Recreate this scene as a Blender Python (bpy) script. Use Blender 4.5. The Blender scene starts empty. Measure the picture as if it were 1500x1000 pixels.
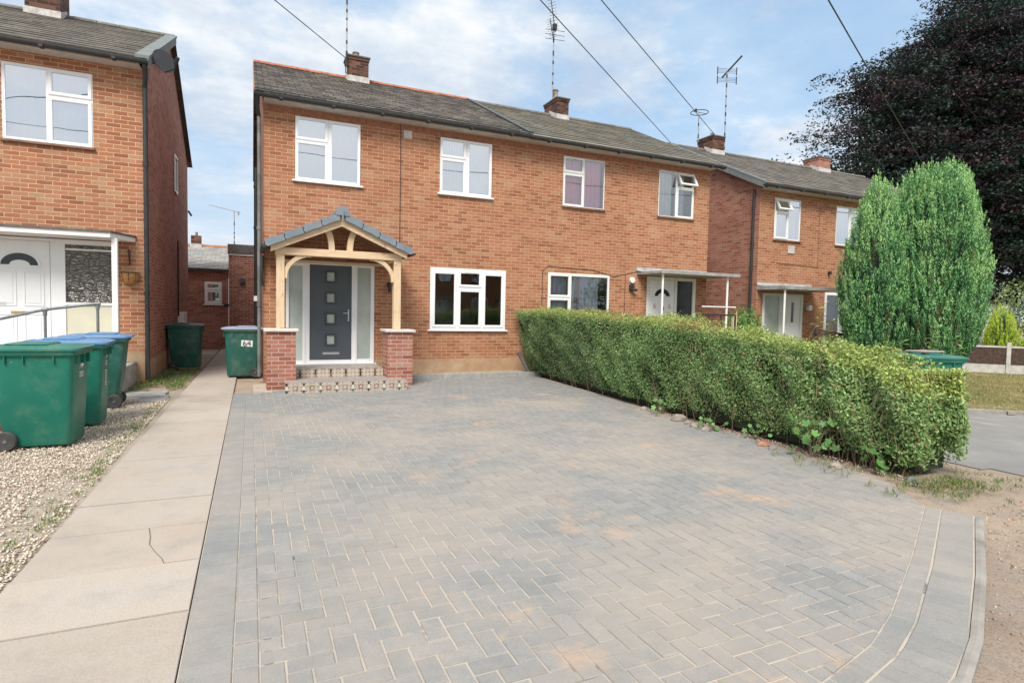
import bpy, math, random
import numpy as np
from mathutils import Vector, Matrix
R = math.radians
rng = np.random.default_rng(7)
random.seed(5)
scene = bpy.context.scene
COL = scene.collection

# ------------------------------------------------------------------ camera
cf, cyaw, cpit, crol = 853.5, .4217, .0501, .0204
CAM = Vector((0, -12.662, 1.483))
fwd = Vector((math.sin(cyaw)*math.cos(cpit), math.cos(cyaw)*math.cos(cpit), -math.sin(cpit)))
rt = Vector((math.cos(cyaw), -math.sin(cyaw), 0)); up = rt.cross(fwd)
r2 = rt*math.cos(crol) + up*math.sin(crol); u2 = -rt*math.sin(crol) + up*math.cos(crol)
cam = bpy.data.objects.new('camera', bpy.data.cameras.new('camera')); COL.objects.link(cam)
cam.matrix_world = Matrix(((r2.x, u2.x, -fwd.x, CAM.x), (r2.y, u2.y, -fwd.y, CAM.y), (r2.z, u2.z, -fwd.z, CAM.z), (0, 0, 0, 1)))
cam.data.sensor_width = 36; cam.data.lens = cf/1500*36; cam.data.clip_start = .05; cam.data.clip_end = 3000
scene.camera = cam

# ------------------------------------------------------------------ materials
def at(px, py, d): v = fwd+r2*((px-750)/cf)+u2*((500-py)/cf); return CAM+v*d
class NT:
    def __init__(s, name):
        s.m = bpy.data.materials.new(name); s.m.use_nodes = True; s.t = s.m.node_tree; s.n = s.t.nodes; s.n.clear()
        s.out = s.n.new('ShaderNodeOutputMaterial'); s.b = s.n.new('ShaderNodeBsdfPrincipled'); s.l(s.b.outputs[0], s.out.inputs[0])
    def l(s, a, b): s.t.links.new(a, b)
    def node(s, ty, **k):
        n = s.n.new(ty)
        for a, v in k.items():
            if a.startswith('i_'): n.inputs[a[2:].replace('_', ' ')].default_value = v
            else: setattr(n, a, v)
        return n
    def coord(s, kind='Object', scale=None):
        c = s.node('ShaderNodeTexCoord').outputs[kind]
        if scale is not None:
            mp = s.node('ShaderNodeMapping'); mp.inputs['Scale'].default_value = scale; s.l(c, mp.inputs[0]); return mp.outputs[0]
        return c
    def noise(s, vec, scale, detail=4, rough=.6):
        n = s.node('ShaderNodeTexNoise'); n.inputs['Scale'].default_value = scale; n.inputs['Detail'].default_value = detail; n.inputs['Roughness'].default_value = rough
        s.l(vec, n.inputs['Vector']); return n.outputs['Fac']
    def ramp(s, fac, stops, interp='LINEAR'):
        r = s.node('ShaderNodeValToRGB'); r.color_ramp.interpolation = interp
        e = r.color_ramp.elements
        while len(e) < len(stops): e.new(.5)
        for i, (p, c) in enumerate(stops):
            e[i].position = p; e[i].color = (c, c, c, 1) if not isinstance(c, tuple) else (*c, 1)
        s.l(fac, r.inputs[0]); return r.outputs[0]
    def mix(s, f, a, b, mode='MIX'):
        m = s.node('ShaderNodeMix', data_type='RGBA', blend_type=mode)
        for v, i in ((f, 0), (a, 6), (b, 7)):
            if isinstance(v, (int, float)): m.inputs[i].default_value = v
            elif isinstance(v, tuple): m.inputs[i].default_value = (*v, 1)
            else: s.l(v, m.inputs[i])
        return m.outputs[2]
    def math(s, op, a, b=None, c=None):
        m = s.node('ShaderNodeMath', operation=op)
        for i, v in enumerate((a, b, c)):
            if v is None: continue
            if isinstance(v, (int, float)): m.inputs[i].default_value = v
            else: s.l(v, m.inputs[i])
        return m.outputs[0]
    def bump(s, h, strength=.5, dist=.01):
        b = s.node('ShaderNodeBump'); b.inputs['Strength'].default_value = strength; b.inputs['Distance'].default_value = dist
        s.l(h, b.inputs['Height']); s.l(b.outputs[0], s.b.inputs['Normal'])
    def base(s, c, rough=.7, spec=None):
        if isinstance(c, tuple): s.b.inputs['Base Color'].default_value = (*c, 1)
        else: s.l(c, s.b.inputs['Base Color'])
        s.b.inputs['Roughness'].default_value = rough
        if spec is not None: s.b.inputs['Specular IOR Level'].default_value = spec
        return s.m

def plain(name, c, rough=.5, var=.12, scale=6, metal=0, spec=None, bump=0):
    t = NT(name); o = t.coord()
    f = t.noise(o, scale, 6)
    d = tuple(x*(1-var*1.6) for x in c); e = tuple(min(1, x*(1+var)) for x in c)
    t.base(t.ramp(f, [(.3, d), (.7, e)]), rough, spec); t.b.inputs['Metallic'].default_value = metal
    if bump: t.bump(t.noise(o, scale*12, 3), bump, .004)
    return t.m

def brick_mat(name, ramp, mortar, bw=.225, rh=.075, ms=.0065, stain=.25, bumpd=.006, offset=.5, rough=.85, dirt=None):
    t = NT(name); uv = t.coord('UV')
    nz = t.node('ShaderNodeTexNoise'); nz.inputs['Scale'].default_value = 9; nz.inputs['Detail'].default_value = 3; t.l(uv, nz.inputs['Vector'])
    sub = t.node('ShaderNodeVectorMath', operation='SUBTRACT'); t.l(nz.outputs['Color'], sub.inputs[0]); sub.inputs[1].default_value = (.5, .5, .5)
    sc = t.node('ShaderNodeVectorMath', operation='SCALE'); t.l(sub.outputs[0], sc.inputs[0]); sc.inputs['Scale'].default_value = .011
    ad = t.node('ShaderNodeVectorMath', operation='ADD'); t.l(uv, ad.inputs[0]); t.l(sc.outputs[0], ad.inputs[1])
    b = t.node('ShaderNodeTexBrick'); t.l(ad.outputs[0], b.inputs['Vector'])
    b.offset = offset
    b.inputs['Color1'].default_value = (0, 0, 0, 1); b.inputs['Color2'].default_value = (1, 1, 1, 1); b.inputs['Mortar'].default_value = (.5, .5, .5, 1)
    b.inputs['Scale'].default_value = 1; b.inputs['Mortar Size'].default_value = ms; b.inputs['Mortar Smooth'].default_value = .35
    b.inputs['Brick Width'].default_value = bw; b.inputs['Row Height'].default_value = rh
    c = t.ramp(b.outputs['Color'], ramp)
    big = t.noise(uv, .9, 5); fine = t.noise(uv, 45, 4)
    c = t.mix(t.ramp(fine, [(.3, .0), (.75, .5)]), c, tuple(x*.55 for x in ramp[len(ramp)//2][1]))
    mo = t.mix(t.ramp(t.noise(uv, 5, 4), [(.35, 0.), (.7, 1.)]), mortar, tuple(x*.72 for x in mortar))
    c = t.mix(b.outputs['Fac'], c, mo)
    st = t.ramp(big, [(.35, 1-stain), (.65, 1.)])
    c = t.mix(1., c, st, 'MULTIPLY')
    if dirt:      # efflorescence / render smears, patches of their own
        c = t.mix(t.ramp(t.noise(uv, 1.7, 6), [(.58, 0.), (.76, .32)]), c, dirt)
    inv = t.math('SUBTRACT', 1.0, b.outputs['Fac'])
    h = t.math('ADD', inv, t.math('MULTIPLY', fine, .35))
    t.bump(h, .8, bumpd)
    return t.base(c, rough, .25)

M = {}
M['brick'] = brick_mat('orange_brick', [(0, (.29, .115, .058)), (.22, (.38, .155, .078)), (.5, (.43, .186, .096)), (.78, (.46, .216, .113)), (1, (.46, .265, .15))], (.68, .46, .33), dirt=(.6, .41, .28), stain=.1, ms=.0056)
M['brick_left'] = brick_mat('orange_brick_weathered', [(0, (.3, .115, .065)), (.3, (.42, .17, .088)), (.6, (.48, .21, .11)), (1, (.47, .3, .17))], (.74, .51, .36), dirt=(.5, .38, .22), stain=.16)
M['brick_side'] = brick_mat('shade_lifted_gable_brick', [(0, (.27, .105, .075)), (.3, (.4, .17, .12)), (.6, (.45, .205, .145)), (1, (.47, .27, .19))], (.6, .4, .31), stain=.2)  # purplish brick, colour lightened to make up for sunless gable walls
M['brick_red'] = brick_mat('new_red_brick', [(0, (.26, .085, .06)), (.4, (.38, .14, .1)), (.8, (.44, .19, .14)), (1, (.48, .28, .21))], (.62, .5, .42), dirt=(.62, .45, .38), stain=.1)
M['brick_chim'] = brick_mat('sooty_chimney_brick', [(0, (.05, .03, .025)), (.5, (.15, .07, .05)), (1, (.26, .12, .08))], (.2, .15, .12), stain=.5)
M['brick_garden'] = brick_mat('red_wall_brick', [(0, (.2, .05, .035)), (.6, (.32, .08, .05)), (1, (.36, .12, .08))], (.5, .42, .36))
def course_mat(name, ramp, bw, rh, ms, patch=None, rough=.85):
    t = NT(name); uv = t.coord('UV')
    b = t.node('ShaderNodeTexBrick'); t.l(uv, b.inputs['Vector'])
    b.inputs['Color1'].default_value = (0, 0, 0, 1); b.inputs['Color2'].default_value = (1, 1, 1, 1); b.inputs['Mortar'].default_value = (0, 0, 0, 1)
    b.inputs['Scale'].default_value = 1; b.inputs['Mortar Size'].default_value = ms; b.inputs['Mortar Smooth'].default_value = .2
    b.inputs['Brick Width'].default_value = bw; b.inputs['Row Height'].default_value = rh
    c = t.ramp(b.outputs['Color'], ramp)
    c = t.mix(t.ramp(t.noise(uv, 14, 5), [(.35, 0.), (.7, .55)]), c, tuple(x*.45 for x in ramp[1][1]))
    if patch:
        col, s0, lo, hi = patch
        f = t.math('MULTIPLY', t.ramp(t.noise(uv, s0, 3), [(lo, 0.), (hi, 1.)]), t.ramp(t.noise(uv, 11, 5), [(.42, 0.), (.62, .8)]))
        c = t.mix(f, c, col)
    c = t.mix(b.outputs['Fac'], c, tuple(x*.3 for x in ramp[0][1]))
    t.bump(t.math('SUBTRACT', t.noise(uv, 20, 4), b.outputs['Fac']), .6, .008)
    return t.base(c, rough, .3)
M['slate'] = course_mat('grey_slate_tiles', [(0, (.11, .1, .092)), (.5, (.185, .17, .155)), (1, (.29, .265, .24))], .25, .2, .008, ((.3, .28, .2), .8, .5, .7))
M['tile'] = course_mat('brown_concrete_tiles', [(0, (.12, .115, .095)), (.5, (.165, .155, .13)), (1, (.22, .205, .165))], .33, .3, .003, ((.3, .2, .06), .7, .52, .72))
M['tile_far'] = course_mat('grey_brown_concrete_tiles', [(0, (.11, .103, .09)), (.5, (.165, .152, .13)), (1, (.22, .2, .17))], .33, .3, .003)
M['slate_pale'] = course_mat('pale_old_slate', [(0, (.28, .28, .27)), (.5, (.36, .36, .35)), (1, (.46, .45, .43))], .3, .22, .006, ((.3, .2, .13), 1.2, .5, .7))
M['terracotta'] = plain('terracotta_ridge', (.42, .15, .08), .8, .25, 8, bump=.4)
M['ridge_grey'] = plain('grey_ridge_tile', (.17, .16, .14), .85, .25, 6, bump=.4)
M['upvc'] = plain('white_upvc', (.82, .83, .84), .3, .03, 3)
M['upvc_old'] = plain('weathered_white_upvc', (.76, .77, .75), .4, .06, 5)
M['sill_dark'] = plain('brown_tile_sill', (.22, .12, .08), .7, .2)
M['fascia_pale'] = plain('pale_grey_soffit', (.55, .5, .46), .6, .12, 4)
M['white_paint'] = plain('white_paint', (.8, .79, .77), .5, .06, 4)
M['gutter'] = plain('black_plastic_gutter', (.03, .034, .036), .38, .2, 8)
M['gutter_grey'] = plain('faded_grey_downpipe', (.16, .16, .15), .6, .3, 3)
M['lead'] = plain('lead_flashing', (.42, .43, .44), .6, .2, 5)
M['felt'] = plain('dark_roofing_felt', (.13, .125, .12), .9, .25, 10, bump=.5)
M['concrete_slab'] = plain('stained_concrete', (.33, .33, .31), .85, .22, 4, bump=.4)
M['mortar_white'] = plain('pale_mortar', (.55, .53, .5), .9, .2, 10, bump=.4)
M['door_grey'] = plain('anthracite_door', (.07, .085, .1), .45, .06, 3)
M['door_grey_dark'] = plain('anthracite_trim', (.045, .055, .065), .4, .06, 3)
M['chrome'] = plain('brushed_chrome', (.62, .62, .63), .28, .05, 8, metal=.9)
M['steel'] = plain('galvanised_steel', (.2, .22, .24), .5, .15, 20, metal=.4)
M['mast'] = plain('dull_aluminium', (.34, .34, .35), .5, .25, 30, metal=.3)
M['black_metal'] = plain('black_metal', (.025, .025, .027), .5, .2, 8)
M['dish'] = plain('dark_grey_dish', (.09, .095, .11), .55, .12, 6)
M['cream_panel'] = plain('cream_panel', (.66, .64, .5), .5, .05, 3)
M['cream_curtain'] = plain('cream_net_curtain', (.86, .86, .83), .9, .06, 3)
M['pink_curtain'] = plain('pale_pink_curtain', (.95, .38, .5), .9, .06, 3)
M['grey_curtain'] = plain('blue_grey_curtain', (.58, .65, .72), .9, .14, 6)
M['purple_curtain'] = plain('mauve_curtain', (.38, .32, .42), .9, .14, 6)
M['gold_curtain'] = plain('gold_curtain_band', (.4, .27, .1), .8, .2, 14)
M['room'] = plain('dim_room_wall', (.42, .4, .37), .9, .1, 2)
M['render_base'] = NT('sandy_render_plinth')
t = M['render_base']; o = t.coord(); c = t.ramp(t.noise(o, 2.5, 8, .7), [(.3, (.36, .2, .11)), (.5, (.41, .27, .165)), (.7, (.46, .36, .24))]); t.bump(t.noise(o, 30, 5), .6, .01); M['render_base'] = t.base(c, .9)
M['cap'] = plain('pale_stone_coping', (.6, .56, .52), .8, .12, 8, bump=.3)
M['tyre'] = plain('rubber_tyre', (.05, .05, .05), .75, .25, 12)
M['hub'] = plain('grey_plastic_hub', (.13, .135, .14), .5, .2, 12)
M['pot'] = plain('stained_clay_pot', (.3, .24, .19), .85, .35, 12)
M['coir'] = plain('coir_basket_liner', (.45, .22, .08), .95, .25, 40, bump=.8)
M['sandstone'] = plain('broken_stone', (.3, .26, .22), .9, .3, 9, bump=.6)
M['rubble_red'] = plain('broken_brick', (.4, .2, .13), .9, .3, 9, bump=.6)
M['bark'] = plain('grey_bark', (.09, .075, .06), .9, .35, 8, bump=.8)
M['twig'] = plain('brown_hedge_stem', (.17, .12, .075), .9, .3, 30)
M['crown_core'] = plain('crown_depth_shade', (.005, .008, .008), 1, .5, 3)  # near-black colour paints the shade deep inside the beech crown
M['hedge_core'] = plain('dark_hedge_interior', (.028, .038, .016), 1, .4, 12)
M['fence_wood'] = plain('dark_brown_stained_boards', (.075, .045, .035), .8, .35, 12)
M['fence_conc'] = plain('pale_concrete_post', (.5, .49, .46), .85, .15, 6, bump=.3)

# pale new oak, grain along the length via stretched noise
t = NT('fresh_softwood'); o = t.coord('UV', (3, 45, 1)); f = t.noise(o, 1, 6, .65)
c = t.ramp(f, [(.3, (.54, .38, .23)), (.55, (.7, .53, .35)), (.75, (.76, .6, .43))]); c = t.mix(t.ramp(t.noise(t.coord('UV'), 5, 2), [(.68, 0.), (.74, .5)]), c, (.38, .2, .1))
t.bump(f, .25, .003); M['oak'] = t.base(c, .62, .3)
t = NT('rough_roof_boards'); o = t.coord('UV', (2, 12, 1)); M['boards'] = t.base(t.ramp(t.noise(o, 2, 5), [(.3, (.2, .1, .06)), (.7, (.36, .2, .12))]), .85)
t = NT('blue_grey_porch_tile'); o = t.coord(); t.bump(t.noise(o, 60, 3), .3, .003); M['porch_tile'] = t.base(t.ramp(t.noise(o, 5, 6), [(.3, (.15, .19, .225)), (.7, (.2, .245, .28))]), .6)

# glazing: coated glass lets most light through and mirrors a share of it
def glass(name, share, tint=(.9, .94, .95), rough=.0):
    t = NT(name); t.n.remove(t.b)
    tr = t.node('ShaderNodeBsdfTransparent'); tr.inputs[0].default_value = (*tint, 1)
    gl = t.node('ShaderNodeBsdfGlossy'); gl.inputs['Roughness'].default_value = rough; gl.inputs[0].default_value = (.95, .97, 1, 1)
    fr = t.node('ShaderNodeFresnel'); fr.inputs[0].default_value = 1.5
    o = t.coord(); b = t.node('ShaderNodeBump'); b.inputs['Strength'].default_value = .04; b.inputs['Distance'].default_value = .05
    t.l(t.noise(o, 1.5, 1), b.inputs['Height']); t.l(b.outputs[0], gl.inputs['Normal'])
    mx = t.node('ShaderNodeMixShader'); t.l(t.math('ADD', t.math('MULTIPLY', fr.outputs[0], 1.2), share), mx.inputs[0]); t.l(tr.outputs[0], mx.inputs[1]); t.l(gl.outputs[0], mx.inputs[2]); t.l(mx.outputs[0], t.out.inputs[0])
    return t.m
M['glass'] = glass('clear_window_glass', .6)
M['glass_dark'] = glass('dim_window_glass', .09, (.85, .88, .88)); M['glass_low'] = glass('thin_window_glass', .2)
t = NT('frosted_glass'); o = t.coord(); t.bump(t.noise(o, 90, 2), .2, .002)
M['frost'] = t.base(t.ramp(t.noise(o, 1.2, 3), [(.3, (.33, .38, .35)), (.7, (.5, .56, .51))]), .18, .6)
M['frost_dark'] = t.m
t = NT('patterned_obscure_glass'); uv = t.coord('UV')
v = t.node('ShaderNodeTexVoronoi', feature='DISTANCE_TO_EDGE'); v.inputs['Scale'].default_value = 8; t.l(uv, v.inputs['Vector'])
w = t.node('ShaderNodeTexWave', wave_type='RINGS'); w.inputs['Scale'].default_value = 7; w.inputs['Distortion'].default_value = 12; w.inputs['Detail'].default_value = 2; t.l(uv, w.inputs['Vector'])
f = t.math('MULTIPLY', t.ramp(v.outputs['Distance'], [(.0, 0.), (.12, 1.)]), w.outputs['Fac'])
t.bump(f, .8, .01); M['leaf_glass'] = t.base(t.ramp(f, [(.05, (.05, .048, .045)), (.45, (.15, .14, .12)), (.9, (.3, .28, .24))]), .15, .7)

# patterned step tiles: cream ground, brown rosette, dark bars, grey diamonds
t = NT('patterned_step_tiles'); uv = t.coord('UV'); sep = t.node('ShaderNodeSeparateXYZ'); t.l(uv, sep.inputs[0])
P_ = .28
def cell(s, p, off=0.0): return t.math('SUBTRACT', t.math('FRACT', t.math('ADD', t.math('DIVIDE', s, p), off)), .5)
u, v = cell(sep.outputs[0], P_), cell(sep.outputs[1], P_, .2)
ua, va = t.math('ABSOLUTE', u), t.math('ABSOLUTE', v)
dist = t.math('SQRT', t.math('ADD', t.math('MULTIPLY', u, u), t.math('MULTIPLY', v, v)))
u4, v4 = t.math('ABSOLUTE', cell(sep.outputs[0], P_/4)), t.math('ABSOLUTE', cell(sep.outputs[1], P_/4))
diam = t.math('ADD', u4, v4)
c = t.mix(t.math('LESS_THAN', diam, .33), (.47, .4, .31), (.27, .15, .105))
c = t.mix(t.math('LESS_THAN', t.math('ABSOLUTE', t.math('SUBTRACT', t.math('ADD', ua, va), .36)), .05), c, (.3, .32, .3))
c = t.mix(t.math('LESS_THAN', dist, .17), c, (.24, .11, .07)); c = t.mix(t.math('LESS_THAN', dist, .09), c, (.46, .4, .32))
c = t.mix(t.math('GREATER_THAN', ua, .43), c, (.035, .03, .03)); c = t.mix(t.math('MULTIPLY', t.math('GREATER_THAN', ua, .43), t.math('LESS_THAN', va, .13)), c, (.6, .55, .46))
c = t.mix(t.ramp(t.noise(uv, 8, 5), [(.45, 0.), (.75, .6)]), c, (.5, .47, .43))
M['mosaic'] = t.base(c, .45)
t = NT('patterned_step_tiles_dusty'); uv = t.coord('UV')
ck = t.node('ShaderNodeTexChecker'); ck.inputs['Scale'].default_value = 14; ck.inputs[1].default_value = (.4, .37, .34, 1); ck.inputs[2].default_value = (.2, .16, .15, 1); t.l(uv, ck.inputs[0])
c = t.mix(t.ramp(t.noise(uv, 6, 5), [(.4, .15), (.7, .6)]), ck.outputs[0], (.38, .36, .34)); M['mosaic_top'] = t.base(c, .5)

# ground materials
t = NT('sandy_dirt'); o = t.coord()
c = t.ramp(t.noise(o, .7, 8, .7), [(.3, (.3, .23, .18)), (.5, (.42, .33, .25)), (.7, (.5, .4, .31))])
c = t.mix(t.ramp(t.noise(o, 60, 4, .7), [(.5, 0.), (.68, .8)]), c, (.15, .12, .09)); c = t.mix(t.ramp(t.noise(o, 9, 6, .75), [(.5, 0.), (.7, .5)]), c, (.22, .19, .16)); c = t.mix(t.ramp(t.noise(o, 2.3, 5), [(.55, 0.), (.7, .6)]), c, (.3, .29, .27))
t.bump(t.noise(o, 40, 8, .75), .9, .02); M['dirt'] = t.base(c, .95)
t = NT('worn_tarmac'); o = t.coord()
c = t.ramp(t.noise(o, 1.1, 8, .7), [(.3, (.2, .198, .19)), (.55, (.27, .262, .25)), (.7, (.38, .34, .3))])
c = t.mix(t.ramp(t.noise(o, 160, 3), [(.5, 0.), (.8, .6)]), c, (.09, .09, .09)); t.bump(t.noise(o, 150, 4), .8, .006); M['tarmac'] = t.base(c, .9)
t = NT('dry_grass_ground'); o = t.coord()
c = t.ramp(t.noise(o, .8, 7, .7), [(.35, (.1, .15, .035)), (.5, (.24, .22, .07)), (.62, (.38, .3, .14))]); c = t.mix(t.ramp(t.noise(o, 70, 4), [(.45, 0.), (.7, .5)]), c, (.1, .1, .035))
t.bump(t.noise(o, 90, 4), 1, .03); M['lawn'] = t.base(c, .95)
t = NT('bedding_grit'); o = t.coord(); c = t.ramp(t.noise(o, 50, 6, .8), [(.35, (.3, .25, .19)), (.55, (.44, .38, .3)), (.7, (.56, .5, .42))]); t.bump(t.noise(o, 60, 5), 1, .02); M['grit'] = t.base(c, .95)
t = NT('stained_path_concrete'); o = t.coord()
geo = t.node('ShaderNodeNewGeometry')
c = t.ramp(t.noise(o, .9, 8, .65), [(.3, (.37, .32, .27)), (.5, (.45, .39, .33)), (.7, (.44, .4, .36))])
c = t.mix(t.ramp(t.noise(o, 1.3, 6), [(.58, 0.), (.78, .6)]), c, (.5, .33, .21)); c = t.mix(t.ramp(t.noise(o, 110, 4), [(.4, 0.), (.75, .5)]), c, (.26, .23, .19)); c = t.mix(t.ramp(t.noise(o, 3.1, 7, .7), [(.52, 0.), (.72, .5)]), c, (.28, .26, .24))
c = t.mix(t.ramp(t.noise(o, 38, 3), [(.7, 0.), (.76, .7)]), c, (.16, .12, .09)); c = t.mix(1., c, t.ramp(geo.outputs['Random Per Island'], [(0, .9), (1, 1.06)]), 'MULTIPLY')
t.bump(t.noise(o, 120, 4), .5, .004); M['path'] = t.base(c, .88)
# pavers: own tone per block, sand film in patches of its own shape
def paver(name, sand):
    t = NT(name); o = t.coord(); geo = t.node('ShaderNodeNewGeometry')
    c = t.ramp(geo.outputs['Random Per Island'], [(0, (.225, .235, .235)), (.4, (.25, .258, .256)), (.75, (.265, .27, .265)), (1, (.3, .3, .29))])
    c = t.mix(t.ramp(t.noise(o, 22, 6, .7), [(.35, 0.), (.7, .5)]), c, (.19, .195, .195)); c = t.mix(t.ramp(t.noise(o, 7, 5), [(.45, 0.), (.7, .35)]), c, (.36, .345, .32)); c = t.mix(t.ramp(t.noise(o, 95, 3), [(.42, 0.), (.75, .45)]), c, (.13, .135, .135))
    sepn = t.node('ShaderNodeSeparateXYZ'); t.l(o, sepn.inputs[0])
    gate = t.ramp(t.math('ADD', t.math('MULTIPLY', sepn.outputs[1], -.1), t.math('MULTIPLY', t.noise(o, 1.6, 4), .22)), [(.46, .15), (.50, 1.)])   # swept clean beyond a ragged front near the house
    film = t.ramp(t.noise(o, .85, 7, .62), [(.4, .08), (.54, .42), (.7, .75)])
    c = t.mix(t.math('MULTIPLY', film, t.math('MULTIPLY', gate, sand)), c, (.42, .35, .285))
    c = t.mix(t.math('MULTIPLY', t.ramp(t.noise(o, 1.15, 6, .7), [(.585, 0.), (.7, .85)]), sand), c, (.5, .34, .225))
    t.bump(t.noise(o, 130, 4), .45, .003); return t.base(c, .82, .35)
M['paver'] = paver('grey_block_paver', .85); M['paver_edge'] = paver('grey_edge_paver', .7)
t = NT('kiln_dried_joint_sand'); o = t.coord(); c = t.ramp(t.noise(o, .8, 6), [(.35, (.3, .28, .25)), (.5, (.43, .38, .32)), (.7, (.5, .42, .34))]); c = t.mix(t.ramp(t.noise(o, 3.7, 5), [(.6, 0.), (.68, .85)]), c, (.1, .09, .08)); M['sand'] = t.base(c, .95)
M['joint_dark'] = plain('dark_soil_joint', (.09, .07, .05), .95, .3, 9)
M['kerb'] = plain('concrete_edging', (.3, .28, .25), .85, .2, 5, bump=.5)
M['kerb_base'] = plain('grey_edging_board', (.33, .34, .33), .85, .12, 5, bump=.4)

def attr_leaf(name, rough=.5, trans=.25, spec=.35, amount=.35):
    t = NT(name); a = t.node('ShaderNodeVertexColor'); a.layer_name = 'Col'; geo = t.node('ShaderNodeNewGeometry')
    c = t.mix(1., a.outputs[0], t.ramp(geo.outputs['Random Per Island'], [(0, 1-amount), (1, 1+amount)]), 'MULTIPLY')
    t.base(c, rough, spec)
    tl = t.node('ShaderNodeBsdfTranslucent'); t.l(c, tl.inputs[0]); mx = t.node('ShaderNodeMixShader'); mx.inputs[0].default_value = trans
    t.l(t.b.outputs[0], mx.inputs[1]); t.l(tl.outputs[0], mx.inputs[2]); t.l(mx.outputs[0], t.out.inputs[0]); return t.m
M['leaf'] = attr_leaf('hedge_leaves', .42)
M['needle'] = attr_leaf('conifer_sprays', .7, .2, .15, .25)
M['beech'] = attr_leaf('copper_beech_leaves', .55, .12, .25, .25)
M['stone'] = attr_leaf('pale_gravel_stones', .9, 0, .2, .25)
def bin_mat(name, a, b, dirty=.3):
    t = NT(name); o = t.coord(); c = t.ramp(t.noise(o, 2.5, 5), [(.3, a), (.7, b)])
    c = t.mix(t.math('MULTIPLY', t.ramp(t.noise(o, 5, 7, .7), [(.5, 0.), (.75, 1.)]), dirty), c, (.3, .27, .2))
    c = t.mix(t.ramp(t.noise(o, 26, 3), [(.73, 0.), (.76, .5)]), c, (.5, .52, .48))
    t.bump(t.noise(o, 250, 2), .15, .002); return t.base(c, .42, .45)
M['bin_green'] = bin_mat('green_bin_plastic', (.006, .13, .09), (.01, .17, .118), .18)
M['bin_dark'] = bin_mat('dark_green_bin_plastic', (.015, .095, .075), (.02, .12, .095), .35)
M['lid_green'] = bin_mat('green_lid_plastic', (.02, .15, .115), (.04, .2, .15))
M['lid_dark'] = bin_mat('dark_green_lid_plastic', (.02, .07, .055), (.05, .12, .09))
M['lid_blue'] = bin_mat('blue_lid_plastic', (.09, .2, .4), (.14, .29, .48))
M['lid_pale'] = bin_mat('faded_blue_lid_plastic', (.26, .33, .44), (.33, .39, .47))
M['decal'] = plain('white_decal', (.75, .77, .76), .5, .1, 30)
M['ink'] = plain('dark_ink', (.03, .03, .09), .5, .05)
M['red_ink'] = plain('faded_red_figures', (.6, .25, .25), .5, .1)

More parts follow.
